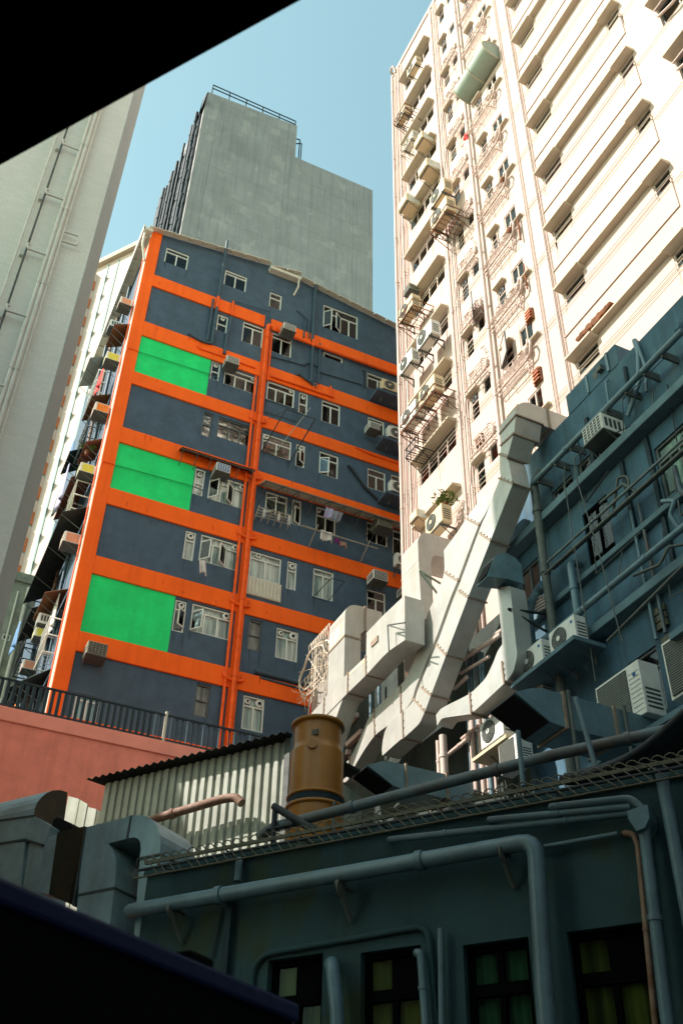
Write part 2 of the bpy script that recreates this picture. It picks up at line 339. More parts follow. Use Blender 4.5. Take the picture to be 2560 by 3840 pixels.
def window(par, fr, u0, u1, v0, v1, cols=2, transom=.28, fm='frame', cm='curt', rec=.07, fw=.045, gm='glass', fans=(), open_=(), label=None, d=0., cdep=.085):
    """frame (part) > pane, curtain, exhaust fans, open casement leaves; sits in an opening of the wall"""
    b = MB(); D = d-rec; g = .004
    u0 += g; u1 -= g; v0 += g; v1 -= g
    b.box(fr, u0, u1, v0, v0+fw, D-.04, D+.03); b.box(fr, u0, u1, v1-fw, v1, D-.04, D+.03)
    b.box(fr, u0, u0+fw, v0+fw, v1-fw, D-.04, D+.03); b.box(fr, u1-fw, u1, v0+fw, v1-fw, D-.04, D+.03)
    vt = v1-(v1-v0)*transom if transom else v1
    if transom: b.box(fr, u0+fw, u1-fw, vt-fw*.45, vt+fw*.45, D-.035, D+.026)
    for i in range(1, cols):
        u = u0+(u1-u0)*i/cols; b.box(fr, u-fw*.5, u+fw*.5, v0+fw, vt-(fw*.45 if transom else fw), D-.036, D+.027)
    w = b.build('window', M[fm], par)
    if label: w['label'] = label
    p = MB(); p.box(fr, u0+fw*.5, u1-fw*.5, v0+fw*.5, v1-fw*.5, D-.012, D-.004); p.build('pane', M[gm], w)
    c = MB()
    n = max(6, int((u1-u0)/.06)); pts = []
    for i in range(n+1):
        u = u0+.01+(u1-u0-.02)*i/n; pts.append((u, D-cdep+.018*min(1, cdep/.05)*sin(i*2.1)+.008*sin(i*.9)))
    c.add([fr.p(u, v0+.01, q) for u, q in pts]+[fr.p(u, v1-.01, q) for u, q in pts], [(i, i+1, n+2+i, n+1+i) for i in range(n)])
    c.build('curtain', M[cm], w)
    for fu, fv, fr_ in fans:
        uu = u0+(u1-u0)*fu; vv = v0+(v1-v0)*fv; e = MB(); ax = fr.N
        P = fr.p(uu, vv, D+.01); e.tube([P, P+ax*.035], fr_, 16); e.tube([P+ax*.035, P+ax*.06], [fr_*.82, fr_*.55], 16); e.m = 1; e.tube([P+ax*.061, P+ax*.066], fr_*.45, 12)
        e.build('exhaust_fan', [M['frame'] if fm == 'frame' else M['framedark'], M['black']], w)
    for ua, ub, va, vb, ang in open_:      # casement leaf hinged at ua, swung out by ang
        A = u0+(u1-u0)*ua; B = u0+(u1-u0)*ub; lo = v0+(v1-v0)*va; hi = v0+(v1-v0)*vb; wd = B-A
        dirn = Vector((cos(ang), sin(ang))); f2 = Fr((0, 0), 0); H = fr.P+fr.U*A+fr.N*(D+.035)
        sub = Fr((H.x, H.y), 0); sub.U = fr.U*dirn.x+fr.N*dirn.y; sub.N = fr.N*dirn.x-fr.U*dirn.y
        s = 1 if wd > 0 else -1; W_ = abs(wd)
        if s < 0: sub.U = -fr.U*dirn.x+fr.N*dirn.y; sub.N = fr.N*dirn.x+fr.U*dirn.y
        e = MB(); t = fw*.8
        e.box(sub, 0, W_, lo, lo+t, 0, .03); e.box(sub, 0, W_, hi-t, hi, 0, .03); e.box(sub, 0, t, lo+t, hi-t, 0, .03); e.box(sub, W_-t, W_, lo+t, hi-t, 0, .03)
        e.m = 1; e.box(sub, t*.5, W_-t*.5, lo+t*.5, hi-t*.5, .010, .016)
        e.build('casement', [M[fm], M[gm]], w)
    return w

# air conditioners, built once each at the origin: width along x, front at y=0 facing -y, standing on z=0
def condenser(name='air_conditioner', rect=False, W=.84, H=.58, Dp=.30, case='acwhite', wire='grille', fanx=-.12, logo=None, bracket=True, stripes=False):
    r = thing(name, 'outdoor unit', 'air conditioner', (0, 0, 0)); r.location = (0, 0, 0)
    a = MB(); a.cube(-W/2, W/2, 0, Dp, .02, H); a.build('casing', M[case], r, .012)
    R_ = H*.40; cx = fanx*W; cz = H*.52
    g = MB(); g.tube([(cx, -.003, cz), (cx, -.018, cz)], R_, 28) if not rect else g.cube(-W/2+.05, W*.22, -.018, -.002, .06, H-.05)
    gg = g.build('fan_guard', M['grille'], r)
    w = MB()
    if rect:
        for k in range(22): w.cube(-W/2+.05, W*.22, -.026, -.018, .07+(H-.13)*k/21, .076+(H-.13)*k/21)
    for k in (() if rect else range(1, 6)):
        rr = R_*k/5.2; n = 28
        ring = [Vector((cx+rr*cos(2*pi*i/n), -.024, cz+rr*sin(2*pi*i/n))) for i in range(n+1)]
        w.tube(ring, .0035, 4, False)
    for i in (range(0) if rect else range(12)):
        an = 2*pi*i/12; w.tube([(cx+R_*.2*cos(an), -.024, cz+R_*.2*sin(an)), (cx+R_*cos(an), -.024, cz+R_*sin(an))], .003, 4)
    w.build('guard_wire', M[wire if wire != 'grille' else 'grillelight'], gg)
    h = MB()
    if not rect: h.tube([(cx, -.02, cz), (cx, -.034, cz)], R_*.24, 18); h.build('hub', M[case], r)
    else:
        for k in range(9): h.cube(W*.26, W*.48, -.006, .001, .1+k*.075, .106+k*.075)
        h.build('side_panel', M['grillelight'], r)
    e = MB(); px = W*.30
    for q in range(5): e.cube(W/2-.001, W/2+.004, .05, Dp-.05, .12+q*.07, .15+q*.07)
    e.build('side_vent', M['grille'], r)
    if logo:
        l = MB(); l.tube([(W*.38, -.002, H*.78), (W*.38, -.006, H*.78)], .035, 14); l.build('emblem', M[logo], r)
    if bracket:
        k = MB()
        for x in (-W*.36, W*.36):
            k.cube(x-.02, x+.02, -.03, Dp+.18, -.04, 0); k.tube([(x, 0, -.03), (x, Dp+.18, -.34)], .014, 6); k.cube(x-.02, x+.02, Dp+.16, Dp+.18, -.36, -.04)
        k.cube(-W*.46, W*.46, .01, .05, .0, .02); k.build('bracket', M['bracket'], r)
    return r
def window_ac(case='acwhite', face='grille', W=.56, H=.40, Dp=.55, tray=True):
    sd = 'grille' if face in ('grille', 'logo_blue') else face
    r = thing('window_air_conditioner', 'window unit', 'air conditioner', (0, 0, 0)); r.location = (0, 0, 0)
    a = MB(); a.cube(-W/2, W/2, .012, Dp, 0, H); a.build('casing', M[case], r, .01)
    b = MB(); b.cube(-W/2+.03, W/2-.03, 0, .02, .03, H-.03); gg = b.build('grille', M[face], r)
    w = MB()
    for i in range(6): z = .03+(H-.06)*i/5; w.cube(-W/2+.02, W/2-.02, -.006, .004, z-.006, z+.006)
    for i in range(6): x = -W/2+.03+(W-.06)*i/5; w.cube(x-.006, x+.006, -.007, .003, .025, H-.025)
    w.build('grille_bar', M[case], gg)
    k = MB()
    for q in range(4): k.cube(W/2-.001, W/2+.003, .08+q*.1, .14+q*.1 if sd == 'grille' else .175+q*.1, .1 if sd == 'grille' else .03, H-.08 if sd == 'grille' else H-.03)
    k.build('louvre', M[sd], r); k = MB()
    for q in range(4): k.cube(-W/2-.003, -W/2+.001, .08+q*.1, .14+q*.1, .1, H-.08)
    k.build('louvre', M['grille'], r)
    t = MB()
    if tray: t.cube(-W/2-.02, W/2+.02, -.01, Dp, -.025, -.004)
    else: t.cube(-W/2, W/2, .05, .09, -.025, -.004)
    t.tube([(-W/2, .06, -.02), (-W/2, Dp-.03, -.3)], .012, 6); t.tube([(W/2, .06, -.02), (W/2, Dp-.03, -.3)], .012, 6)
    t.build('bracket', M['bracket'], r)
    return r
P_ac = condenser(); P_accream = condenser(case='accream', wire='grillelight'); P_acsun = condenser(case='acwhite', wire='grillelight')
P_aclogo = condenser(logo='logo_blue'); P_acbig = condenser(rect=True, W=1.0, H=.86, Dp=.36, logo='logo_blue', bracket=False)
P_wac = window_ac(); P_wacpeach = window_ac('acwhite', 'peach'); P_wacblue = window_ac('acwhite', 'logo_blue'); P_wacyel = window_ac('acwhite', 'yellowpale'); P_wacdark = window_ac('acdirty', 'grille'); P_box = window_ac('accream', 'acwhite', tray=False); P_wacorange = window_ac('acwhite', 'orangeface')
PROTOS = [P_ac, P_accream, P_acsun, P_aclogo, P_acbig, P_wac, P_wacpeach, P_wacblue, P_wacyel, P_wacdark, P_box, P_wacorange]
FACE_A = 0.; FACE_X = -pi/2
def put(proto, fr, u, v, d, label, group, sc=1.):
    """u,v = middle of the bottom edge of the front; d = how far the front stands out"""
    return copy_tree(proto, fr.p(u, v, d), fr.ang, label, group, (sc, sc, sc))

exec_parts = []
# ================================================================ THE SETTING
g = MB(); g.add([(-400, -400, 0), (400, -400, 0), (400, 400, 0), (-400, 400, 0)], [(0, 1, 2, 3)])
tag(g.build('street', M['street']), None, kind='structure')

# ---------------------------------------------------------------- orange and slate apartment block (facade y = 27)
F = ORA
orange = thing('apartment_building', 'slate grey apartment block with orange bands and three green panels', 'building', (9, 27, 0))
XL, XR, ZT, ZB = 3.52, 19.5, 35.15, 9.0
WINS = [  # x0 x1 z0 z1 style
 (4.21, 5.19, 33.77, 34.72, 'blue'), (6.79, 7.77, 33.76, 34.73, 'pale'), (8.84, 9.39, 33.45, 34.41, 'one'), (11.32, 12.99, 33.43, 34.91, 'open3'),
 (6.74, 7.19, 30.9, 31.89, 'slim'), (7.83, 8.72, 30.8, 32.0, 'pale'), (9.09, 9.99, 30.83, 31.98, 'pale'), (11.42, 12.31, 31.62, 31.96, 'blind'), (13.45, 15.0, 30.74, 31.66, 'three'), (15.6, 17.0, 30.74, 31.66, 'three'),
 (6.77, 7.13, 28.16, 29.18, 'slim'), (7.32, 8.67, 28.14, 29.06, 'three'), (9.09, 10.26, 28.11, 29.13, 'three'), (10.45, 10.83, 27.99, 29.13, 'slim'), (11.44, 12.26, 27.96, 29.13, 'pale'), (13.49, 14.25, 28.2, 29.08, 'pale'), (14.51, 15.2, 28.2, 29.1, 'pale'),
 (6.73, 7.1, 25.22, 26.39, 'slimdark'), (7.31, 8.65, 25.39, 26.4, 'dark4'), (9.09, 10.27, 25.37, 26.33, 'teal'), (10.46, 10.84, 25.22, 26.35, 'slimopen'), (11.43, 12.24, 25.22, 26.37, 'openl'), (13.49, 14.28, 25.3, 26.32, 'tealdark'), (14.52, 15.2, 25.2, 26.39, 'tealdark'),
 (6.73, 7.1, 22.46, 23.65, 'slim'), (7.27, 8.63, 22.44, 23.59, 'open2'), (9.41, 10.26, 22.6, 23.6, 'openl'), (10.44, 10.81, 22.45, 23.61, 'slimo2'), (11.4, 12.2, 22.51, 23.62, 'teal'), (13.46, 14.34, 22.7, 23.64, 'tealdark'), (14.55, 15.3, 22.5, 23.64, 'tealdark'),
 (6.7, 7.07, 19.68, 20.86, 'slimfan'), (7.24, 8.61, 19.78, 20.89, 'open2'), (9.03, 10.19, 19.72, 20.8, 'bay'), (10.41, 10.77, 19.65, 20.82, 'slimfan'), (11.39, 12.18, 19.63, 20.85, 'pale'), (13.48, 14.23, 19.5, 20.6, 'tealdark'),
 (6.69, 7.07, 16.91, 18.08, 'slimopen'), (7.25, 8.6, 17.06, 18.1, 'open1'), (9.2, 9.66, 16.93, 18.07, 'slimdark'), (10.18, 10.96, 16.89, 18.04, 'fan2'),
 (7.7, 8.17, 14.22, 15.32, 'slimdark'), (9.24, 9.95, 14.15, 15.31, 'fan2'), (4.2, 4.9, 13.2, 14.1, 'pale')]
w = MB(); grid_wall(w, F, XL, XR, ZB, ZT, WINS, 0, .28)
w.box(F, XL, XR, ZB-9, ZB, -.4, 0); w.cube(XL+.002, XR, 27.29, 38, Z0+ZB-9, Z0+ZT)
w.ext(F, [(XL, ZT), (3.95, 35.45), (8.8, 36.1), (9.9, 36.0), (XR, 34.3), (XR, ZT-.9)][:4]+[(12.4, ZT)], -.3, 0.)
w.ext(F, [(9.9, 35.96), (15.2, 35.15), (12.4, ZT)], -.3, .001)
w.box(F, 8.74, 9.9, 33.0, 33.001, 0, .001)
w.ext(F, [(6.79, 33.0), (6.79, 35.6), (8.72, 35.95), (8.72, 33.0)], .0, .03) if False else None
w.build('facade_wall', M['slate'], orange)
# side wall (towards -x), pale plaster
SW = Fr((XL, 0), -pi/2); sh_ = []
for i in range(8):
    z = 33.6-2.767*i
    for y in (28.1, 29.9, 31.7, 33.5): sh_.append((-y-1.1, -y, z-1.5, z-.2))
w = MB(); grid_wall(w, SW, -36.6, -27.75, 3, 35.2, sh_, -.02, .25); w.build('side_wall', M['redwall'], orange)
w = MB(); w.box(SW, -27.75, -27.0, 3, 35.2, -.1, .05); tag(w.build('corner_return', M['whitewall'], orange), 'pale plastered corner strip')
for q in sh_: window(orange, SW, *q, cols=2, transom=.3, cm='curtdark', gm='glassteal', rec=.1, d=-.02)
for y, r_, mt_ in ((29.6, .06, 'pipeslate'), (31.5, .06, 'rustpipe'), (33.3, .07, 'pipeslate'), (27.3, .022, 'pipeorange')):
    m = MB(); m.pipe([SW.p(-y, 34.6, .1), SW.p(-y, 4, .1)], r_, 8, 2.7); m.build('drain_pipe', M[mt_], orange)
BT = [(1.211, 1.186), (1.1075, 1.079), (1.006, .983), (.903, .877), (.801, .776), (.698, .673), (.595, .570), (.492, .467)]
for i, (a, b) in enumerate(BT):
    m = MB(); m.box(F, 3.93 if i else 3.93, 8.7, b*27, a*27, 0, .07); m.box(F, 8.99, XR, b*27-.0, a*27-.04, 0, .07); m.build('band', M['orange'], orange, .008)
m = MB(); m.box(F, 3.475, 3.93, ZB-8, 35.43, -.02, .072); m.build('corner_pilaster', M['orange'], orange, .01)
m = MB(); m.box(F, 8.70, 8.99, ZB-8, 31.9, 0, .066); m.build('pilaster', M['orange'], orange)
for a, b, x1 in ((1.079, 1.006, 6.72), (.877, .801, 6.70), (.673, .595, 6.66)):
    m = MB(); m.box(F, 3.93, x1, b*27+.002, a*27-.002, 0, .004); m.build('green_panel', M['green'], orange)
W3 = 2*pi
def owin(x0, x1, z0, z1, st):
    k = dict(d=0.)
    if st == 'blue': k.update(cm='curtblue', cols=2, transom=.25)
    elif st == 'pale': k.update(cols=2, transom=.2)
    elif st == 'one': k.update(cols=1, transom=.35)
    elif st == 'three': k.update(cols=3, transom=.3, fans=[(.86, .86, .07)])
    elif st == 'blind': k.update(cols=1, transom=0, cm='curtdark')
    elif st == 'slim': k.update(cols=1, transom=.55, cm='curt', fans=[(.5, .8, .09)])
    elif st == 'slimdark': k.update(cols=1, transom=.5, cm='curtdark', fm='framedark')
    elif st == 'slimfan': k.update(cols=1, transom=.33, cm='curt', fans=[(.5, .84, .11)])
    elif st == 'slimopen': k.update(cols=1, transom=.3, cm='curtdark', fans=[(.55, .85, .1)], open_=[(.95, .1, .16, .68, radians(35))])
    elif st == 'slimo2': k.update(cols=1, transom=.3, cm='curtdark', open_=[(.95, .1, .03, .68, radians(25))])
    elif st == 'dark4': k.update(cols=3, transom=.36, cm='curtdark', fm='framedark', fans=[(.9, .82, .1)])
    elif st == 'teal': k.update(cols=2, transom=.35, gm='glassteal', fans=[(.12, .85, .1)])
    elif st == 'tealdark': k.update(cols=2, transom=.32, gm='glassteal', cm='curtdark')
    elif st == 'openl': k.update(cols=2, transom=.3, cm='curtdark', open_=[(.02, .5, .03, .7, radians(28))])
    elif st == 'open1': k.update(cols=3, transom=.28, fans=[(.86, .85, .12)], open_=[(.02, .34, .03, .7, radians(50))])
    elif st == 'open2': k.update(cols=3, transom=.28, cm='curt', fans=[(.9, .85, .1)], open_=[(.02, .33, .02, .7, radians(50)), (.67, .36, .02, .7, radians(45))])
    elif st == 'open3': k.update(cols=4, transom=.3, cm='curt', open_=[(.02, .26, .03, .68, radians(45)), (.5, .27, .03, .68, radians(35))])
    elif st == 'bay': k.update(cols=2, transom=.26, fans=[(.25, .88, .09)])
    elif st == 'fan2': k.update(cols=2, transom=.3, fans=[(.2, .84, .09), (.76, .84, .13)])
    window(orange, F, x0, x1, z0, z1, **k)
for q in WINS: owin(*q)
m = MB(); m.box(F, 9.0, 10.22, 18.98, 19.68, 0, .05)
for i in range(9): u = 9.04+i*.13; m.box(F, u, u+.085, 19.0, 19.66, .05, .075)
o = m.build('balcony_panel', M['gutter'], orange)
# roof sheets along the eaves: two shallow slopes
def roofstrip(u0, v0, u1, v1, n, name):
    for i in range(n):
        a, b = i/n, (i+1)/n
        A = (u0+(u1-u0)*a, v0+(v1-v0)*a); B = (u0+(u1-u0)*b, v0+(v1-v0)*b); m = MB()
        P = [F.p(A[0]+.02, A[1]-.03, .30), F.p(B[0]-.02, B[1]-.03, .30), F.p(B[0]-.02, B[1]+.01, .04), F.p(A[0]+.02, A[1]+.01, .04)]
        m.add(P+[q+Vector((0, .01, .03)) for q in P], [(0, 1, 2, 3), (4, 7, 6, 5), (0, 4, 5, 1), (1, 5, 6, 2), (2, 6, 7, 3), (3, 7, 4, 0)])
        for k in (0, .33, .66, 1):
            m.tube([P[0].lerp(P[3], k)-Vector((0, .02, 0)), P[1].lerp(P[2], k)-Vector((0, .02, 0))], .02, 6)
        m.tube([P[1]+Vector((.02, -.04, -.08)), P[2]+Vector((.02, -.04, .03))], .025, 4)
        m.build(name, M['gutter'], orange)
roofstrip(3.30, 35.22, 8.66, 35.98, 9, 'eave_sheet')
roofstrip(8.72, 35.75, 10.1, 36.05, 2, 'eave_sheet')
roofstrip(10.12, 35.78, 16.0, 34.86, 10, 'eave_sheet')
m = MB(); m.box(F, 8.66, 10.1, 35.55, 35.72, .02, .30); m.pipe([F.p(9.98, 35.6, .3), F.p(9.98, 35.0, .3), F.p(9.86, 34.55, .12)], .04, 8); m.build('gutter', M['gutter'], orange)
# deep side eave with a folded end
SF = Fr((XL, 0), -pi/2)
m = MB(); m.cube(3.12, 3.5, 26.72, 36.6, Z0+34.95, Z0+35.1)
for i in range(14): m.cube(3.14, 3.5, 27+i*.68, 27.12+i*.68, Z0+34.86, Z0+34.95)
m.cube(3.10, 3.16, 26.72, 36.6, Z0+34.82, Z0+35.24); m.cube(3.42, 3.5, 26.9, 36.6, Z0+34.80, Z0+34.95)
m.build('side_eave', M['gutter'], orange)
m = MB(); m.pipe([(3.2, 26.8, Z0+34.9), (3.2, 26.8, Z0+34.1), (3.44, 26.95, Z0+33.3)], .05, 8); m.build('rainwater_spout', M['gutter'], orange)
# pipes on the facade
def fpipe(pts, r, mt, d=.12, col=0, frm=F, par=None, name='drain_pipe', n=10):
    m = MB(); m.pipe([frm.p(u, v, q[0] if q else d) for u, v, *q in pts], r, n, col); return m.build(name, M[mt], par or orange)
fpipe([(8.83, 32.05), (8.83, 8.)], .075, 'pipeorange', .17, 1.36); fpipe([(8.56, 29.0), (8.56, 8.)], .05, 'pipeorange', .10, 2.7)
fpipe([(9.02, 32.05), (8.83, 32.08), (8.83, 31.7)], .085, 'pipeorange', .17); fpipe([(9.05, 31.75), (9.05, 29.0)], .04, 'pipeorange', .10)
fpipe([(9.3, 32.2, .05), (9.3, 32.2, .16), (9.4, 31.95), (9.6, 31.92), (16, 31.98)], .075, 'pipeorange', .15, 2.2)
for z in (26.7, 23.9, 21.2, 18.42, 15.65):
    fpipe([(8.5, z+.35, .05), (8.5, z+.02), (8.83, z-.04), (9.12, z+.02), (9.12, z+.28, .05)], .045, 'pipeorange', .14)
fpipe([(6.62, 36.2, .28), (6.62, 35.6, .28), (6.62, 32.7)], .058, 'pipeslate', .12, 1.6); fpipe([(6.62, 32.7), (6.62, 32.05)], .06, 'pipeorange', .13)
fpipe([(6.62, 32.05), (6.62, 29.9), (6.2, 29.85), (5.65, 30.0)], .062, 'pipeslate', .13, 1.2); fpipe([(6.44, 32.5), (6.44, 30.0)], .045, 'pipeslate', .1)
fpipe([(7.28, 32.9, .03), (7.28, 32.9), (7.28, 32.3)], .03, 'pipeslate', .12); fpipe([(7.28, 32.85), (8.9, 33.0), (8.9, 32.6)], .02, 'pipeslate', .1)
fpipe([(7.26, 31.8), (7.26, 31.0), (7.18, 30.8), (7.18, 29.6)], .055, 'pipeslate', .12); fpipe([(7.26, 32.75), (7.26, 31.9)], .05, 'pipeorange', .13)
fpipe([(10.83, 35.6, .25), (10.83, 35.3), (10.83, 32.15)], .06, 'pipeslate', .14, 1.7); fpipe([(10.86, 32.0), (10.86, 29.7), (10.3, 29.95)], .062, 'pipeslate', .14, 1.3)
fpipe([(10.86, 29.7), (11.1, 29.6)], .09, 'pipeslate', .14); fpipe([(10.45, 33.2), (10.45, 32.2)], .035, 'pipeslate', .1); fpipe([(10.1, 33.8, .04), (10.65, 33.35), (10.68, 32.3)], .028, 'pipeslate', .1)
fpipe([(11.2, 32.2), (11.2, 29.8)], .04, 'pipeslate', .1); fpipe([(10.86, 32.15), (10.86, 31.75)], .062, 'pipeorange', .2)
fpipe([(9.05, 30.45), (10.6, 30.62), (10.66, 30.8), (11.25, 30.85), (11.25, 30.55), (13.2, 30.7)], .022, 'cable', .05, name='cable')
fpipe([(9.05, 29.75), (9.9, 29.8), (10.6, 30.0), (11.4, 29.85)], .015, 'cable', .05, name='cable')
fpipe([(13.22, 31.55), (13.3, 31.6), (13.3, 30.6)], .03, 'cable', .06, name='cable')
fpipe([(9.15, 29.3), (11.9, 29.35)], .05, 'pipeorange', .12, 1.5); fpipe([(11.0, 29.55), (11.0, 29.3)], .04, 'pipeorange', .12); fpipe([(11.75, 29.9), (11.75, 29.3)], .04, 'pipeorange', .12)
fpipe([(6.1, 29.75), (6.1, 29.45), (8.5, 29.45)], .035, 'pipeorange', .1); fpipe([(7.05, 29.8), (7.05, 29.45)], .045, 'pipeorange', .12)
fpipe([(12.6, 26.0, .08), (12.75, 25.9), (13.3, 25.2), (13.9, 24.75), (14.2, 24.7)], .05, 'cable', .08, name='cable')
fpipe([(9.5, 16.15), (11.3, 16.1)], .07, 'pipeslate', .1); fpipe([(9.7, 15.98), (11.3, 15.92)], .04, 'pipeslate', .08)
fpipe([(12.9, 27.05), (13.6, 26.95), (15.5, 26.95)], .03, 'pipeorange', .1)
for z, x0, x1 in ((28.18, 3.3, 6.68), (22.6, 3.3, 6.7)):
    fpipe([(3.49, z-.5, .03), (3.5, z, .09), (3.94, z+.016, .085)], .022, 'pipeorange', .05, name='conduit'); fpipe([(3.94, z+.016, .07), (x1, z+.12, .07)], .018, 'greenpipe', .05, name='conduit'); fpipe([(x1, z+.12, .06), (7.1, z+.08, .05)], .018, 'pipeslate', .05, name='conduit')
m = MB(); 
for p in (8.2, 8.45): pass
fpipe([(9.06, 28.02), (10.4, 28.02), (10.4, 27.4), (9.05, 27.35)], .02, 'pipeslate', .06, name='conduit')

# condenser ledges (slabs with dark undersides) and machines on the facade
AC = 'air conditioners on the slate and orange facade'
for (u0, u1, v, lab) in ((13.55, 16, 30.12, 0), (13.8, 16, 27.55, 0), (13.9, 16, 24.78, 0)):
    m = MB(); m.box(F, u0, u1, v-.14, v, 0, .75); m.build('condenser_ledge', M['slate'], orange, .01)
put(P_accream, F, 14.2, 30.14, .78, 'cream outdoor unit on the highest ledge at the right end of the slate facade', AC)
put(P_ac, F, 14.45, 27.57, .78, 'pale outdoor unit on the middle ledge of the slate facade, beside a small boxy unit', AC)
put(P_ac, F, 14.5, 24.80, .78, 'pale outdoor unit on the lowest facade ledge, fed by a thick black cable', AC, .95)
put(P_wac, F, 13.45, 27.75, .72, 'small boxy window unit on a tray beside the middle outdoor unit', AC, .85)
put(P_wac, F, 9.62, 31.72, .62, 'window unit with gridded face, right of the orange pipe under the top band', AC, .95)
put(P_wac, F, 7.42, 28.72, .62, 'window unit above the white window beside the highest green panel', AC, .9)
put(P_wacblue, F, 7.55, 23.30, .62, 'window unit with a bright blue face under the rusty awning', AC, .92)
put(P_wac, F, 15.0, 25.75, .7, 'window unit high at the right edge of the slate wall above the black-cabled outdoor unit', AC, .9)
put(P_wacdark, F, 13.85, 23.0, .75, 'grimy window unit in the shade under the long pale awning', AC, 1.05)
put(P_wac, F, 13.65, 20.55, .75, 'window unit with gridded sides on the second orange band from the bottom right', AC, 1.)
put(P_wac, F, 14.75, 20.3, .7, 'small window unit half hidden by the white block corner', AC, .8)
put(P_wacdark, F, 4.45, 15.1, .6, 'weathered window unit on a steel tray below the lowest green panel', AC, 1.05)
put(P_wacdark, F, 12.15, 17.55, .6, 'dirty window unit behind the coils of old wire', AC, .9)
put(P_acsun, F, 14.7, 21.5, .7, 'outdoor unit in the dark corner beneath the bamboo poles', AC, .9)
# awnings
def awning(u0, u1, v0, d0, v1, d1, mt, label, n=6):
    t = thing('awning', label, 'awning', F.p((u0+u1)/2, v0, 0)); m = MB(); m.sheet(F, u0, u1, v0, v1, d0, d1, .085, .018); m.build('sheet', M[mt], t)
    for i in range(n):
        b = MB(); u = u0+.1+(u1-u0-.2)*i/(n-1); b.tube([F.p(u, v1-.03, d1-.02), F.p(u, v0-.03, 0.03)], .014, 5); b.tube([F.p(u, v1-.03, d1-.02), F.p(u, v1-.45, .02)], .014, 5); b.build('bracket', M['bracket'], t)
    b = MB(); b.tube([F.p(u0, v1-.035, d1-.04), F.p(u1, v1-.035, d1-.04)], .02, 5); b.build('front_rail', M['bracket'], t); return t
awning(6.0, 8.78, 24.12, .04, 23.93, .50, 'rustawning', 'rusty red corrugated awning over a window between green panel and orange pipe')
qa = F.hit('a4', 300, 1105)[1]; qb = F.hit('a4', 300, 1028, d=.85)[1]; awning(9.05, 16., qa, .03, qb, .85, 'awning', 'long pale corrugated awning over laundry on the right half of the facade', 12)
# drying frame of thin steel rods
t = thing('drying_frame', 'angular black steel drying frame jutting from the right half of the facade', 'drying rack', F.p(9.8, 25.3, 0)); m = MB()
q = [F.p(9.0, 25.2, .25), F.p(10.4, 25.2, .25), F.p(10.35, 26.2, 1.6), F.p(8.95, 26.2, 1.6)]
q = [F.hit('a4', 205, 740, d=.1), F.hit('a4', 475, 835, d=.1), F.hit('a4', 712, 435, d=1.1), F.hit('a4', 435, 340, d=1.1)]
q = [F.p(*q[0], .1), F.p(*q[1], .1), F.p(*q[2], 1.1), F.p(*q[3], 1.1)]
m.tube([q[0], q[3]], .02, 6); m.tube([q[1], q[2]], .026, 6); m.tube([q[3], q[2]], .018, 6); m.tube([q[0], q[1]], .02, 6); m.build('frame', M['cable'], t)
m = MB(); m.tube([q[0].lerp(q[1], .4), q[3].lerp(q[2], .75)+Vector((0, -.2, .3))], .014, 6); m.build('rod', M['canopygreen'], t)
m = MB()
for k in (.05, .6): m.tube([q[3].lerp(q[2], k), F.p(9.1+k*1.6, 27.0, .03)], .006, 4)
m.build('stay_wire', M['cable'], t)
t = thing('window_rack', 'folded steel drying rack hung on a window at the lower right of the facade', 'drying rack', F.p(11.8, 19.8, 0)); m = MB()
q = [F.hit('a6', 815, 735, d=.1), F.hit('a6', 950, 775, d=.1), F.hit('a6', 1105, 590, d=.8), F.hit('a6', 985, 560, d=.8)]; q = [F.p(*q[0], .1), F.p(*q[1], .1), F.p(*q[2], .8), F.p(*q[3], .8)]
for a, b in ((0, 3), (1, 2), (3, 2), (0, 1)): m.tube([q[a], q[b]], .014, 5)
m.build('frame', M['cable'], t)

# laundry: draped cloth with folds
def cloth(fr, u, v, w, h, d, mt, name, label, cat, skew=0., group=None, rag=.06):
    m = MB(); nx, nz = 12, 10; vs = []; ph = random.random()*6
    for j in range(nz+1):
        for i in range(nx+1):
            a = i/nx; b = j/nz; f = .05*sin(a*9+ph)*(.3+b)+.03*sin(a*17+ph*2)*b
            ww = w*(1-.18*b*sin(ph+3)); vs.append(fr.p(u+(a-.5)*ww+skew*b, v-h*b-(rag*sin(a*7+ph) if j == nz else 0), d+f))
    W_ = nx+1; fs = [(j*W_+i, j*W_+i+1, (j+1)*W_+i+1, (j+1)*W_+i) for j in range(nz) for i in range(nx)]
    n = len(vs); vs2 = [q-fr.N*.012 for q in vs]
    rim = [(i, i+1, n+i+1, n+i) for i in range(nx)]+[(nz*W_+i+1, nz*W_+i, n+nz*W_+i, n+nz*W_+i+1) for i in range(nx)]+[((j+1)*W_, j*W_, n+j*W_, n+(j+1)*W_) for j in range(nz)]+[(j*W_+nx, (j+1)*W_+nx, n+(j+1)*W_+nx, n+j*W_+nx) for j in range(nz)]
    m.add(vs+vs2, fs+[tuple(n+i for i in f[::-1]) for f in fs]+rim, True)
    return tag(m.build(name, M[mt]), label, cat, group)
def ppt(fr, k, a, b, d): u, v = fr.hit(k, a, b, d=d); return u, v
LG = 'laundry drying outside the windows'
u, v = ppt(F, 'a5', 1272, 590, .45); cloth(F, u, v, .22, .5, .45, 'cloth_white', 'towel', 'pale pink towel hanging alone from an open window above the lowest right window', 'towel', .08, LG)
u, v = ppt(F, 'a4', 855, 1280, .7); cloth(F, u, v, .32, .5, .7, 'cloth_lilac', 'shirt', 'lilac shirt hanging under the long pale awning', 'shirt', -.1, LG)
u, v = ppt(F, 'a4', 935, 1310, .7); cloth(F, u, v, .36, .48, .7, 'cloth_grey', 'trousers', 'grey trousers hanging beside the lilac shirt', 'trousers', -.12, LG)
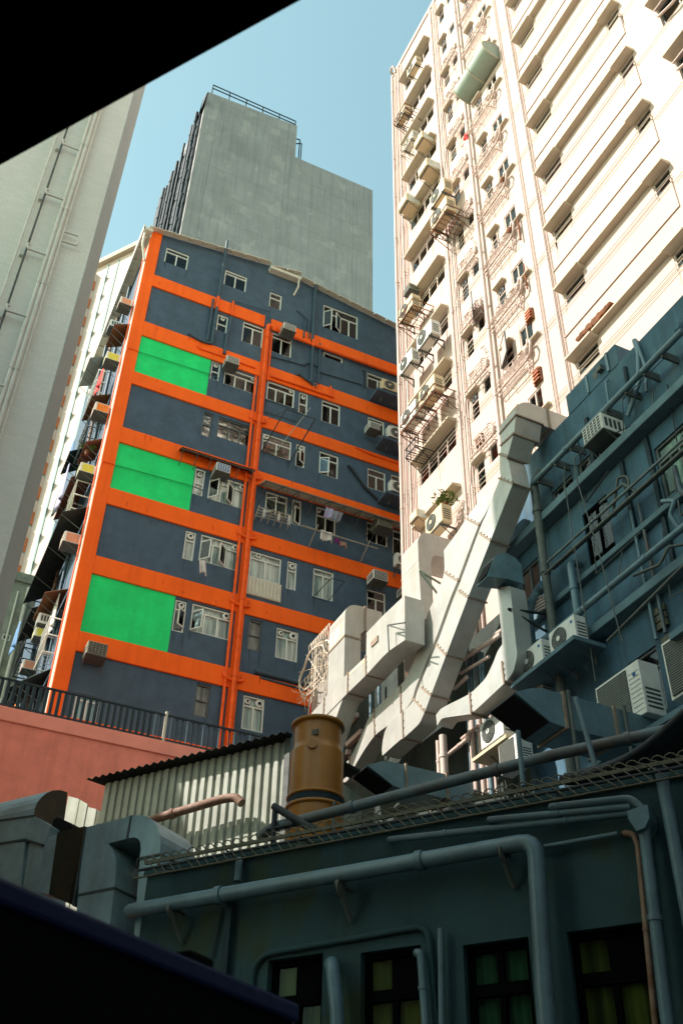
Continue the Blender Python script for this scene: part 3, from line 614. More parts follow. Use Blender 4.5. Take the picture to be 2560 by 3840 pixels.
u, v = ppt(F, 'a6', 945, 130, .7); cloth(F, u, v, .46, .42, .7, 'cloth_white', 'shirt', 'white shirt spread on the bamboo pole', 'shirt', -.03, LG)
u, v = ppt(F, 'a6', 1042, 195, .7); cloth(F, u, v, .2, .2, .7, 'cloth_purple', 'cloth', 'small purple cloth pegged right of the white shirt', 'cloth', 0, LG)
u, v = ppt(F, 'a6', 1095, 225, .7); cloth(F, u, v, .28, .2, .7, 'cloth_pink', 'cloth', 'small peach cloth pegged at the right of the purple one', 'cloth', 0, LG)
for n_, (a, b, hh) in enumerate(((235, 1280, .45), (375, 1320, .4), (470, 1350, .45))):
    u, v = ppt(F, 'a4', a, b, .5); cloth(F, u, v, .1, hh, .5, 'cloth_white', 'sock', ('leftmost', 'middle', 'rightmost')[n_]+' of three narrow white cloths on the window rack under the long awning', 'cloth', -.02, LG)
def rods(fr, name, label, cat, segs, r, mt, group=None):
    m = MB()
    for s in segs: m.tube([fr.p(*q) for q in s], r, 6)
    return tag(m.build(name, M[mt]), label, cat, group)
seg = []
a, b = F.hit('a4', 580, 1445, d=.7), F.hit('a6', 1400, 285, d=.7); seg.append([(*a, .7), (*b, .7)]); seg.append([(a[0], a[1]-.06, .8), (b[0], b[1]-.08, .8)])
for k, a_, b_ in (('a6', 865, 75), ('a6', 1340, 220)):
    q = F.hit(k, a_, b_, d=.75); seg.append([(q[0], q[1]+.05, .75), (q[0]-.05, q[1]-.5, .1)])
rods(F, 'bamboo_pole', 'pair of bamboo laundry poles carrying the white shirt', 'pole', seg, .022, 'awning')
seg = []
a = F.hit('a4', 180, 1270, d=.5); b = F.hit('a4', 490, 1350, d=.5)
for k in range(4): seg.append([(a[0], a[1]-.06*k, .5-.09*k), (b[0], b[1]-.06*k, .5-.09*k)])
for k in range(6): t_ = k/5; seg.append([(a[0]+(b[0]-a[0])*t_, a[1]-.25, .05), (a[0]+(b[0]-a[0])*t_, a[1]+.05, .55)])
rods(F, 'window_rack', 'slatted wooden drying rack below a window under the long awning', 'drying rack', seg, .022, 'awning')

# rain and rust runs below sills, pipes and machines
def stains(par, fr, spots, mt, d, wr, lr, name='rain_stain'):
    for u, v in spots:
        m = MB(); w_ = random.uniform(*wr); l_ = random.uniform(*lr); k = random.uniform(-.3, .3)*w_
        m.add([fr.p(u-w_/2, v, d), fr.p(u+w_/2, v, d), fr.p(u+w_*.35+k, v-l_*.6, d), fr.p(u+k*1.4, v-l_, d), fr.p(u-w_*.3+k, v-l_*.7, d)], [(0, 4, 3, 2, 1)]); m.build(name, M[mt], par)
sp = []
for x0, x1, z0, z1, st in WINS:
    sp += [(x0+random.uniform(.0, .1), z0-.002), (x1-random.uniform(.0, .1), z0-.002)]
stains(orange, F, random.sample(sp, 60), 'slatestain', .0022, (.03, .12), (.2, .75))
stains(orange, F, [(random.uniform(4.0, 15.5), b*27-.002+(a-b)*27*random.uniform(.3, 1)) for a, b in BT[:7] for _ in range(5)], 'orangestain', .0725, (.02, .07), (.1, .3), 'paint_run')
# ---- sunlit side of the block: cages, hoods, machines and washing, seen edge on
SG = 'air conditioners on the sunlit side of the apartment block'
def sput(proto, y, z, label, sc=1.): put(proto, SF, -y, z, .62, label, SG, sc)
sput(P_wacpeach, 27.5, 30.8, 'peach faced window unit, topmost on the side wall of the block', .9)
sput(P_wac, 29.2, 31.2, 'grey window unit just behind the topmost peach one', .95)
sput(P_wacyel, 27.75, 27.9, 'yellowish window unit on the side wall beside the highest green panel', .95)
sput(P_wacorange, 27.6, 25.1, 'bright orange tinted window unit on the side wall, third from the top', 1.)
sput(P_wacyel, 27.75, 22.4, 'yellow faced window unit on the side wall beside the middle green panel', .95)
sput(P_wacpeach, 27.7, 19.4, 'peach window unit on the side wall under the mossy awning', 1.)
sput(P_wac, 29.4, 17.3, 'grey window unit under the lower end of the mossy awning', .95)
sput(P_wacyel, 29.5, 16.9, 'lime yellow window unit lowest on the side wall', .8)
sput(P_wacpeach, 30.8, 16.4, 'faded peach window unit behind the lime yellow one', .8)
SA = 'awnings on the sunlit side of the apartment block'
def sawn(y0, y1, v0, d0, v1, d1, mt, label):
    t = thing('awning', label, 'awning', SF.p(-(y0+y1)/2, v0, 0), SA); m = MB(); m.sheet(SF, -y1, -y0, v0, v1, d0, d1, .10, .02); m.build('sheet', M[mt], t)
    for k in range(4):
        b = MB(); u = -y1+.08+(y1-y0-.16)*k/3; b.tube([SF.p(u, v1-.03, d1), SF.p(u, v1-.5, 0)], .014, 5); b.build('bracket', M['bracket'], t)
sawn(27.3, 28.6, 29.9, .02, 29.55, .62, 'brownbox', 'brown hood over the topmost side windows')
sawn(28.4, 29.9, 27.1, .02, 26.7, .7, 'brownbox', 'dark brown hood beside the second green height on the side wall')
sawn(27.6, 28.9, 24.2, .02, 23.8, .6, 'rustawning', 'rust red corrugated awning on the side wall at the middle green panel')
sawn(28.2, 30.9, 23.1, .02, 22.6, .75, 'rustawning', 'long red corrugated awning sloping over side cages')
sawn(27.4, 33.4, 21.0, .02, 20.45, .85, 'sheetdark', 'long mossy black awning on the side wall above the lowest green panel')
sawn(28.2, 30.0, 18.2, .02, 17.85, .7, 'brownbox', 'brown hood beside the lowest green panel on the side wall')
sawn(30.2, 32.6, 18.9, .02, 18.4, .8, 'sheetdark', 'black flat awning behind the lowest brown hood')
sawn(28.0, 29.6, 15.2, .02, 14.5, .9, 'cloth_dark', 'black canvas awning low at the corner above the fence')
sawn(30.4, 32.4, 16.3, .02, 15.5, .9, 'cloth_dark', 'black canvas awning farther back above the fence')
sawn(30.5, 32.0, 26.2, .02, 25.6, .8, 'cloth_dark', 'dark green canvas awning on the side wall, highest of the canvas ones')
sawn(33.0, 35.0, 33.6, .02, 33.2, .7, 'gutter', 'pale ribbed awning under the far end of the side eave')
CG = 'window cages on the sunlit side of the apartment block'
def cage(y0, y1, v0, v1, dep, mt, label, n=6):
    t = thing('window_cage', label, 'window cage', SF.p(-(y0+y1)/2, v0, 0), CG); m = MB(); fr = SF
    for v in (v0, (v0+v1)/2, v1): m.tube([fr.p(-y1, v, .02), fr.p(-y1, v, dep), fr.p(-y0, v, dep), fr.p(-y0, v, .02)], .022, 6)
    m.build('rail', M[mt], t); b = MB()
    for k in range(n): u = -y1+(y1-y0)*k/(n-1); b.tube([fr.p(u, v0, .02), fr.p(u, v0, dep), fr.p(u, v1, dep)], .013, 5)
    b.build('bar', M[mt], t)
cage(27.9, 29.2, 21.1, 22.3, .55, 'gutter', 'cream barred cage with rounded top beside the middle green panel')
cage(29.3, 31.0, 25.5, 26.6, .5, 'framedark', 'dark window cage above the highest canvas awning')
cage(29.9, 31.5, 28.4, 29.6, .5, 'acwhite', 'pale blue grey window cage near the top of the side wall')
cage(30.0, 31.6, 22.6, 23.7, .5, 'canopygreen', 'green grey window cage near the long red awning')
cage(31.8, 33.2, 17.4, 18.6, .6, 'cable', 'blue black cage with hooped rails near the bottom')
cage(27.8, 29.0, 15.6, 16.8, .4, 'acwhite', 'white barred cage low above the black canvas awning')
cage(32.0, 33.6, 20.8, 22.0, .6, 'cable', 'dark hooped cage over the mossy awning')
SL = 'washing on the sunlit side of the apartment block'
cloth(SF, -30.4, 24.6, .9, 1.6, .75, 'cloth_lilac', 'bedsheet', 'lilac sheet hanging high on the side of the block', 'sheet', 0, SL)
cloth(SF, -31.5, 24.8, .8, 1.3, .7, 'cloth_dark', 'blanket', 'dark blanket hanging behind the lilac sheet', 'blanket', 0, SL)
cloth(SF, -33.5, 19.6, .7, 1.0, .8, 'cloth_blue', 'jeans', 'blue jeans hanging over the mossy awning end', 'jeans', 0, SL)
cloth(SF, -31.2, 14.9, 1.3, 1.5, .7, 'cloth_purple', 'dress', 'magenta cloth hanging low above the fence', 'cloth', 0, SL)
cloth(SF, -29.0, 28.6, .6, .9, .5, 'red', 'shirt', 'red shirt hanging high on the side of the block', 'shirt', 0, SL)
cloth(SF, -32.3, 27.6, .7, 1., .6, 'cloth_blue', 'shirt', 'blue shirt hanging near the top of the side wall', 'shirt', 0, SL)
cloth(SF, -30.2, 14.8, .5, 1.1, .6, 'orangeface', 'cloth', 'orange cloth hanging low behind the fence', 'cloth', 0, SL)
cloth(SF, -28.6, 18.0, .7, 1.2, .25, 'cloth_white', 'bedsheet', 'white sheet hanging flat by the corner beneath the mossy awning', 'sheet', 0, SL)
def leaves(name, c, rad, n, label, sz=.07, up=.4):
    m = MB(); 
    for i in range(n):
        q = Vector((random.gauss(0, 1), random.gauss(0, 1), random.gauss(0, 1))).normalized()*rad*random.random()**.4; q.z = abs(q.z)*up+q.z*.3; p = Vector(c)+q
        a = Vector((random.gauss(0, 1), random.gauss(0, 1), random.gauss(0, .6))).normalized(); b = a.cross(Vector((random.random()-.5, random.random()-.5, 1))).normalized()
        m.add([p-a*sz, p+b*sz*.4, p+a*sz, p-b*sz*.4+Vector((0, 0, .01))], [(0, 1, 2, 3)])
    t = thing(name, label, 'plant', c); m.build('foliage', M['leaf'], t); s = MB(); s.lathe(Vector(c)-Vector((0, 0, .3)), [(.06, c[2]-.34), (.09, c[2]-.12)], 12); s.build('pot', M['rust'], t)
    s = MB()
    for i in range(6): s.tube([Vector(c)-Vector((0, 0, .15)), Vector(c)+Vector((random.gauss(0, .1), random.gauss(0, .1), .1))], .006, 4)
    s.build('stem', M['leaf'], t)
leaves('potted_plant', SF.p(-28.0, 23.9, .45), .28, 90, 'bright leafy potted plant on the side of the block by the middle green panel')
# ================================================================ distant and flanking buildings
t = thing('concrete_tower', 'bare grey concrete tower rising behind the slate and orange block', 'building', (15, 45, 0))
f45 = front(45.); m = MB()
m.ext(f45, [(7.75, 0), (7.75, 78.75), (15.7, 79.5), (15.75, 74.9), (22.85, 74.9), (22.85, 0)], -14, 0); m.build('tower_wall', M['concrete'], t)
TL = Fr((7.7, 0), -pi/2); out = TL.hits([('r1', 700, 1060), ('r1', 712, 1030), ('r1', 760, 880), ('r1', 830, 715), ('r1', 868, 640), ('r1', 905, 520), ('r1', 942, 420)], d=.3)
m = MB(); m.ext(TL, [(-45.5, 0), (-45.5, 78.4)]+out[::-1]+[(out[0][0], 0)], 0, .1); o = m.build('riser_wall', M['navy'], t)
def topz(u):
    for a, b in zip(out, out[1:]):
        if a[0] <= u <= b[0]: return a[1]+(b[1]-a[1])*(u-a[0])/max(1e-6, b[0]-a[0])
    return out[-1][1] if u > out[-1][0] else out[0][1]
for i in range(16):
    u = out[0][0]+.2+(-45.7-out[0][0]-.2)*i/15; rr = random.choice((.09, .13, .18)); m = MB(); tp = topz(u)+random.uniform(-1.5, .3); dd = .15+random.random()*.35
    m.pipe([TL.p(u, 20, dd), TL.p(u+random.gauss(0, .1), tp, dd)], rr, 8, 2.8)
    if i % 2:
        for z in range(40, int(tp), 3): m.pipe([TL.p(u, z, dd), TL.p(u+.5, z+.7, dd)], rr*.8, 6)
    m.build('riser_pipe', M['navy'], t)
def railing(frm, u0, u1, v, d, h, step, mt, par, name='railing', r=.03):
    m = MB(); 
    for hh in (h, h*.5): m.tube([frm.p(u0, v+hh, d), frm.p(u1, v+(hh if True else 0), d)], r, 6)
    n = max(1, int((u1-u0)/step))
    for i in range(n+1): u = u0+(u1-u0)*i/n; m.tube([frm.p(u, v-.1, d), frm.p(u, v+h, d)], r, 6)
    return m.build(name, M[mt], par)
m = MB(); A = f45.hit('r1', 975, 418, d=-.5); B = f45.hit('r1', 1355, 585, d=-.5)
for h in (.45, .95): m.tube([f45.p(A[0], A[1]+h, -.5), f45.p(B[0], B[1]+h, -.5)], .05, 6)
for i in range(6): k = i/5; m.tube([f45.p(A[0]+(B[0]-A[0])*k, A[1]+(B[1]-A[1])*k-.3, -.5), f45.p(A[0]+(B[0]-A[0])*k, A[1]+(B[1]-A[1])*k+.97, -.5)], .05, 6)
m.build('railing', M['navy'], t)
m = MB()
for q in (.45, .9): m.pipe([f45.p(15.8, 79.0-q, -.4-q*.5), f45.p(16.0+q*.4, 78.8-q, -.4), f45.p(16.0+q*.4, 75.0, -.4)], .05, 6)
m.build('ladder', M['navy'], t)
# far white block with orange bay panels
fa = alley(46.); t = thing('far_tower_block', 'far sunlit white block with teal joints and orange bay panels, seen beside the beige tower', 'building', fa.p(-20, 0, 0))
A = fa.hit('v', 225, 597); B = fa.hit('v', 330, 556); m = MB(); m.ext(fa, [(A[0]-4, -6), (A[0]-4, A[1]), (B[0]+3, A[1]), (B[0]+3, -6)], -14, 0); m.build('block_wall', M['farwall'], t)
m = MB(); m.box(fa, A[0]-4.2, B[0]+3, A[1]-1.6, A[1]-1.0, 0, .5); m.build('cornice', M['hood'], t)
c1 = [fa.hit('l1', 1040, 120)[0], fa.hit('l1', 1105, 260)[0], fa.hit('l1', 1200, 200)[0]]
for k, u in enumerate(c1[:2]):
    m = MB(); m.box(fa, u-.09, u+.09, -6, A[1]-2, 0, .06); m.build('joint_strip', M['fargroove'], t)
u0 = fa.hit('l1', 900, 300)[0]
for i in range(22):
    z = A[1]-4-i*2.75
    m = MB(); m.box(fa, u0-.62, u0-.02, z, z+1.2, 0, .55); m.m = 1; m.box(fa, u0-.6, u0-.0, z-1.35, z-.01, .0, .5); m.m = 2; m.box(fa, u0-.58, u0-.05, z-1.7, z-1.36, .0, .42); m.build('bay_window', [M['farwall'], M['farorange'], M['fargroove']], t)
    m = MB(); u = c1[0]; m.add([fa.p(u, z, .02), fa.p(u+.28, z, .3), fa.p(u+.03, z-1.2, .02), fa.p(u, z, .05)], [(0, 1, 2), (0, 2, 3), (1, 3, 2), (0, 3, 1)]); m.build('fin', M['fargroove'], t)
# old low concrete building at the left
y_ = 40.; f_ = front(y_); A = f_.hit('v', 60, 1325); B = f_.hit('v', 0, 1560)
t = thing('old_concrete_house', 'stained old concrete house low at the left behind the fence', 'building', f_.p(3, 0, 0)); m = MB(); wa = f_.hits([('a7', 30, 175), ('a7', 90, 255)])
hole = [(wa[0][0], wa[1][0]+.02, wa[1][1], wa[0][1])]
grid_wall(m, f_, -4, 7, 0, A[1], hole, 0, .25); m.box(f_, -4, 7, 0, A[1]-.01, -7, -.3); m.box(f_, -4, 7, A[1]-.35, A[1]+.1, 0, .12); m.build('house_wall', M['oldconc'], t)
h = hole[0]; window(t, f_, h[0], h[1], h[2], h[3], cols=1, transom=0, cm='curtyel', fw=.07)
m = MB(); q = [f_.hit('a7', 200, 50, d=.15), f_.hit('a7', 30, 640, d=.15)]; m.pipe([f_.p(q[0][0], A[1]-.6, .15), f_.p(q[0][0], 6, .15)], .09, 8, 2.); m.build('drain_pipe', M['gutter'], t)
m = MB(); m.pipe([f_.p(q[0][0]-.4, A[1]-.9, .12), f_.p(q[0][0]-.4, 6, .12)], .05, 8, 2.); m.build('drain_pipe', M['gutter'], t)

# beige tiled tower close on the left
t = thing('tiled_tower', 'beige tiled tower with darker cut corner and outside waste pipes on the left', 'building', (-6, 14, 0)); m = MB(); yb = 12.5; fb = front(yb)
x2, x1, y1 = .613, .856, 13.2
pl = [(-24, yb), (x2, yb), (x1, y1), (x1, 18.0), (-24, 18.0)]
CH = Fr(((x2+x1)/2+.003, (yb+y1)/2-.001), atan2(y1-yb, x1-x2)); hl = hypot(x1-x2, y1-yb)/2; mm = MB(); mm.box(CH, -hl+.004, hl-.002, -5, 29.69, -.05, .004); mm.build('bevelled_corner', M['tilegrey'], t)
m.loft([[(x, y, 0) for x, y in pl], [(x, y, Z0+29.7) for x, y in pl]]); m.build('tower_wall', M['tile'], t)
def tp(a, b, r, k='l1', d=.09): u, v = fb.hit(k, a, b, d=d); return u
u1, u2, u3, u4 = tp(335, 100, 0), tp(390, 100, 0), tp(440, 100, 0), tp(75, 60, 0)
for u, r_, c in ((u1, .031, 2.0), (u2, .034, 2.0), (u3, .017, 2.0)):
    m = MB(); m.pipe([fb.p(u, -4, .10), fb.p(u, 29.5, .10)], r_, 10, c); m.build('waste_pipe', M['hood'] if False else M['tilepipe'], t)
for du in (0, .14):
    m = MB(); m.pipe([fb.p(u4-.1+du, -4, .10), fb.p(u4-.1+du, 29.5, .10)], .018 if du else .022, 8, 1.); m.build('waste_pipe', M['tilepipe'] if not du else M['bracket'], t)
for i in range(9):
    z = fb.hit('l1', 300, 215, d=.1)[1]+(i-3)*1.62
    m = MB(); m.pipe([fb.p(u4+.08, z+.02, .1), fb.p(u1-.36, z+.03, .13), fb.p(u1-.33, z-.12, .13), fb.p(u1-.02, z-.1, .12)], .019, 8); m.cube(0, 0, 0, 0, 0, 0) if False else None
    q = fb.p(u1-.4, z-.16, .04); m.cube(q.x-.03, q.x+.04, q.y-.03, q.y+.06, q.z-.08, q.z+.06); m.build('branch_pipe', M['tilepipe'], t)
m = MB(); z = fb.hit('r1', 300, 1065, d=.1)[1]; m.pipe([fb.p(u3, z, .1), fb.p(u3+.28, z+.02, .1), fb.p(u3+.28, z-.25, .1), fb.p(u3, z-.27, .1)], .017, 8); m.build('overflow_loop', M['tilepipe'], t)
# unseen blocks, added and sized to shade the alley and the shed
m = MB(); m.cube(-16, -3.2, -16, 7.6, 0, Z0+14); tag(m.build('shade_block', M['concrete']), 'unseen grey block added at the left to shade the alley', 'building')
m = MB(); m.cube(-9, -.35, 20.7, 23, 0, Z0+15.2); tag(m.build('shed_shade_block', M['oldconc']), 'unseen low block added beyond the beige tower to shade the shed', 'building')
m = MB(); m.cube(3.5, 30, -22, -1.5, 0, Z0+24); tag(m.build('shade_block', M['concrete']), 'unseen grey block added behind the viewer to darken the alley', 'building')

# ================================================================ white block (x = 13)
F = WHI
white = thing('white_block', 'tall sunlit white tower block covered in pipes, hoods and cables', 'building', (13, 16, 0))
holes = []; wl = []
for k in range(10):
    z = 46.92-2.72*k; holes.append((-22.2, -19.85, z-.95, z)); wl.append((len(holes)-1, 'c1', k))
for k in range(12):
    z = 47.55-2.765*k; holes.append((-18.92, -18.45, z-1.05, z)); wl.append((len(holes)-1, 'ml', k)); holes.append((-18.2, -17.75, z-.55, z+.1)); wl.append((len(holes)-1, 'ms', k))
for k in range(10):
    z = 45.0-2.765*k; holes.append((-16.95, -16.5, z-1.0, z)); wl.append((len(holes)-1, 'mr', k)); holes.append((-16.15, -15.5, z-.75, z+.05)); wl.append((len(holes)-1, 'mr2', k))
ZH = [33.46-2.765*k for k in range(-4, 6)]
for k, z in enumerate(ZH):
    holes.append((-14.02, -13.1, z-.60, z-.03)); wl.append((len(holes)-1, 'hl', k)); holes.append((-10.25, -9.62, z-.60, z-.03)); wl.append((len(holes)-1, 'hr', k))
for k in range(5):
    z = 28.3-2.765*(k-3); holes.append((-8.5, -6.6, z-1.0, z)); wl.append((len(holes)-1, 'fb', k))
m = MB(); grid_wall(m, F, -23.4, 6, -6, 49.2, holes, 0, .32); m.cube(13.33, 40, -6, 23.4, 0, Z0+49.19); m.box(F, -23.4, 6, 49.2, 49.5, -.4, .06); m.build('block_wall', M['whitewall'], white)
m = MB(); m.box(F, -23.35, -16.45, -6, 13.9, 0, .5); m.build('podium_shade_wall', M['podium'], white)  # dark sheet over the white wall, in place of shade from the ducts
for i, kd, k in wl:
    h = holes[i]
    if kd == 'c1': window(white, F, *h, cols=4, transom=.25, fm='whitetrim', cm='curtsun' if k % 3 else 'curtpale', gm='glasssun', rec=.05, cdep=.03)
    elif kd in ('ml', 'mr'): window(white, F, *h, cols=1, transom=.35, fm='whitetrim', cm='curtpale' if k % 3 else 'curt', fans=[(.5, .82, .12)] if k % 2 else (), rec=.05, cdep=.03, gm='glasssun')
    elif kd in ('ms', 'mr2'): window(white, F, *h, cols=2 if kd == 'mr2' else 1, transom=0, fm='whitetrim', cm='curtsun' if k % 2 else 'curtpale', rec=.05, cdep=.03, gm='glasssun')
    elif kd in ('hl', 'hr'): window(white, F, *h, cols=1, transom=.45, fm='whitetrim', cm='curtpale', rec=.04, gm='glasssun', cdep=.03)
    else: window(white, F, *h, cols=3, transom=.25, fm='framedark', cm='curtdark', rec=.12, gm='glassteal')
def hoodbox(u0, u1, z, dep, h=.16, name='window_hood', mt='hood'):
    m = MB(); P = F.p
    m.hexa([P(u0, z, dep), P(u1, z, dep), P(u1, z-.02, 0), P(u0, z-.02, 0), P(u0, z+h*.55, dep), P(u1, z+h*.55, dep), P(u1, z+h, 0), P(u0, z+h, 0)]); m.build(name, M[mt], white, .008)
for k in range(11): hoodbox(-22.3, -19.78, 46.94-2.72*k, .32, .12)
for k, z in enumerate(ZH):
    hoodbox(-14.1, -13.05, z, .29, .13); hoodbox(-10.3, -9.58, z, .29, .13); hoodbox(-13.06, -10.29, z+.10, .21, .10, 'window_hood')
    m = MB(); a = z+1.28 if k else z+1.28
    m.box(F, -14.26, -9.66, z-1.63, z-1.60, 0, .035); m.box(F, -9.69, -9.66, z-1.60, z-.45, 0, .035); m.build('spandrel_moulding', M['whitetrim'], white)
for i, kd, k in wl:
    h = holes[i]
    if kd in ('ml', 'mr'): hoodbox(h[0]-.05, h[1]+.06, h[3]+.02, .17, .09)
    if kd == 'mr2': hoodbox(h[0]-.04, h[1]+.3, h[2]-.2, .13, .08, 'window_hood')
    if kd == 'fb': hoodbox(h[0]-.1, h[1]+.1, h[3]+.03, .35)
# broken hood with exposed bars
z = ZH[-1]+.0; m = MB(); 
A = F.hit('w6', 580, 385, d=.2); B = F.hit('w6', 900, 30, d=.2)
rg = random.Random(5); up_ = []; lo_ = []
for i in range(31):
    q = i/30; u = A[0]+(B[0]-A[0])*q; v = A[1]+(B[1]-A[1])*q; h_ = .10*sin(pi*min(1, max(0, q)))**.5+.015; up_.append((u, v+h_*(.4+.6*rg.random()))); lo_.append((u, v-h_*(.4+.6*rg.random())))
for i in range(30):
    m.hexa([F.p(*lo_[i], .02), F.p(*lo_[i+1], .02), F.p(*lo_[i+1], .19), F.p(*lo_[i], .19), F.p(*up_[i], .02), F.p(*up_[i+1], .02), F.p(*up_[i+1], .215), F.p(*up_[i], .215)])
m.build('spalled_edge', M['rust'], white)
# pipes down the facade
def wp(pts, r, d=.12, col=2.76, mt='pipewhite', name='drain_pipe'):
    m = MB(); m.pipe([F.p(u, v, (q[0] if q else d)*.8) for u, v, *q in pts], r*.66, 8, col); return m.build(name, M[mt], white)
for y, r_, d_ in ((23.2, .10, .16), (22.95, .06, .1), (22.6, .085, .14), (22.42, .04, .08), (19.55, .05, .1), (19.40, .075, .14), (19.22, .05, .1), (19.08, .05, .1), (17.36, .105, .22), (15.0, .032, .06), (14.92, .025, .05), (14.36, .045, .08), (14.26, .025, .05)):
    wp([(-y, 49.0), (-y, 14)], r_, d_)
wp([(-23.2, 49.3, .0), (-23.2, 49.45, .3), (-22.9, 49.5, .3), (-22.9, 49.0, .1)], .09, .2, 0)
for k in range(10):
    z = 43.38-2.755*k; A_ = (-17.25, z-.02); B_ = (-15.45, z-.78+.5)
    pts = [(-17.2, z), (-15.5, z-.1)]
    wp([(-17.3, z, .2), (-15.62, z-.05, .2)], .05, .2, .7, name='branch_pipe'); wp([(-17.3, z+.16, .26), (-15.7, z+.14, .26)], .025, .2, .5, name='branch_pipe'); wp([(-17.2, z+.42, .18), (-15.6, z+.40, .18)], .028, .2, .5, name='branch_pipe')
    wp([(-15.75, z-.05, .2), (-15.52, z-.02, .26), (-15.42, z+.25, .3), (-15.5, z+.52, .25), (-15.72, z+.5, .15)], .06, .2, 0, name='soil_bend'); wp([(-15.8, z-.5, .1), (-15.72, z+.1, .2), (-15.72, z+.8, .12)], .045, .2, 0, name='soil_bend')
    wp([(-16.4, z+.02, .2), (-16.4, z+.5, .2), (-16.3, z+.52, .03)], .03, .2, 0, name='branch_pipe'); wp([(-16.9, z+.2, .24), (-16.9, z+.6, .2), (-16.75, z+.65, .03)], .025, .2, 0, name='branch_pipe')
    m = MB(); P = F.p(-15.72, z+.28, .17); m.lathe((P.x, P.y, 0), [(.05, P.z-.1), (.11, P.z+.0), (.11, P.z+.1), (.07, P.z+.12)], 10); m.build('hopper_head', M['pipewhite'] if k not in (5, 6) else M['rust'], white)
    z2 = z-1.2
    wp([(-18.95, z2, .18), (-17.4, z2-.06, .18)], .05, .2, .6, name='branch_pipe'); wp([(-18.9, z2+.35, .18), (-17.5, z2+.3, .18)], .025, .2, .5, name='branch_pipe'); wp([(-18.6, z2, .18), (-18.62, z2+.42, .2), (-18.3, z2+.42, .2), (-18.3, z2+.1, .15)], .04, .2, 0, name='soil_bend')
    wp([(-18.0, z2, .18), (-18.0, z2+.6, .16), (-17.9, z2+.62, .03)], .03, .2, 0, name='branch_pipe')
    m = MB(); P = F.p(-17.62, z2+.02, .18); m.lathe((P.x, P.y, 0), [(.05, P.z-.14), (.10, P.z-.02), (.10, P.z+.1)], 10); m.build('hopper_head', M['pipewhite'], white)
    wp([(-18.98, z2-.1, .1), (-19.05, z2-.35, .14), (-19.1, z2-.9, .14)], .045, .1, 0, name='branch_pipe')
for k in range(10):
    z = 43.38-2.755*k
    for dz, a, b, r_ in ((.30, -17.1, -15.75, .026), (.55, -16.8, -16.0, .022), (-.22, -17.2, -15.9, .03), (-.38, -16.6, -15.6, .02)):
        wp([(a, z+dz, .05), (a, z+dz, .22), (b, z+dz-.05, .22), (b, z+dz-.05, .04)], r_, .2, 0, name='conduit')
    for u in (-17.0, -16.62, -16.15, -15.85): wp([(u, z-.42, .2), (u, z+.58, .2)], .02, .2, 0, name='rack_upright')
    z2 = z-1.2
    for dz, a, b, r_ in ((.2, -18.85, -17.6, .024), (.5, -18.7, -17.9, .02), (-.2, -18.9, -17.7, .026)):
        wp([(a, z2+dz, .05), (a, z2+dz, .2), (b, z2+dz-.05, .2), (b, z2+dz-.05, .04)], r_, .2, 0, name='rack_rail')
    for u in (-18.8, -18.45, -18.1, -17.7): wp([(u, z2-.25, .18), (u, z2+.5, .18)], .018, .2, 0, name='rack_post')
for k in range(4):
    z = [40.9, 35.2, 29.5, 24.0][k]; wp([(-17.9, z, .06), (-17.9, z-.15, .2), (-17.7, z-.2, .2)], .03, .1, 0, name='branch_pipe')
wp([(-15.35, 27.4), (-15.35, 26.3)], .05, .13, 0, 'rust', 'rusty_stub'); wp([(-15.4, 25.2), (-15.38, 24.0)], .04, .12, 0, 'rust', 'rusty_stub')
# cables running along the facade
for k in range(11):
    z = 32.98+2.765*3-2.765*k
    for o_ in (0, -.18):
        m = MB(); n = 10; m.tube([F.p(-23.3+13.7*i/n, z+o_-.05*sin(pi*(i/n*3 % 1)), .045) for i in range(n+1)], .011, 5); m.build('cable', M['whitetrim'] if k % 2 else M['hood'], white)
    m = MB(); n = 6; m.tube([F.p(-9.6+4.4*i/n, z-.3+.28*i/n-.05*sin(pi*i/n), .045) for i in range(n+1)], .011, 5); m.build('cable', M['hood'], white)
m = MB(); 
for i in range(7): m.tube([F.p(-8.6, 29.2-.05*i, .05), F.p(-6.4, 28.6-.05*i, .25)], .02, 5)
m.build('cable', M['whitetrim'], white)
for k in range(4):
    z = 28.2-2.765*k+2.765
    wp([(-8.55, z, .12), (-8.4, z-.7, .25), (-7.9, z-.9, .25), (-7.2, z-.85, .2)], .06, .1, 0, name='soil_bend'); wp([(-8.5, z-.2, .2), (-6.8, z-.25, .2)], .05, .1, .5, name='branch_pipe')
# round canopy, open sash, louvred boxes, moon vents
t = thing('canopy', 'large grey green half barrel canopy over a window high on the white block', 'awning', F.p(-16.4, 38, 0)); m = MB(); pr = []
for i in range(13): a = -pi/2+pi*i/12; pr.append((37.55+.52*sin(a), .03+.72*cos(a)))
m.loft([[F.p(-17.2, v, d) for v, d in pr], [F.p(-15.15, v, d) for v, d in pr]], True, True); m.build('shell', M['canopygreen'], t); m = MB()
for u in (-17.2, -16.2, -15.15): m.tube([F.p(u, v+.0, d+.012) for v, d in pr], .02, 6)
m.build('rib', M['hood'], t)
for u, v, lab in ((-16.6, 24.35, 'lower'), (-17.95, 28.35, 'upper')):
    pass
WG = 'air conditioners on the sunlit white block'
def wput(proto, k, a, b, d, label, sc=1.):
    u, v = F.hit(k, a, b, d=d); put(proto, F, u, v, d, label, WG, sc)
wput(P_accream, 'w1', 250, 640, .62, 'pale unit in a cage on the highest hood near the edge of the white block')
wput(P_accream, 'w1', 145, 1090, .75, 'cream unit in a purple rusted cage by the roof corner of the white block')
wput(P_acsun, 'w1', 215, 1330, .62, 'pale fan unit, left of a pair of units high on the white block')
wput(P_box, 'w1', 310, 1310, .6, 'boxy cream unit, right of a pair of units high on the white block', 1.15)
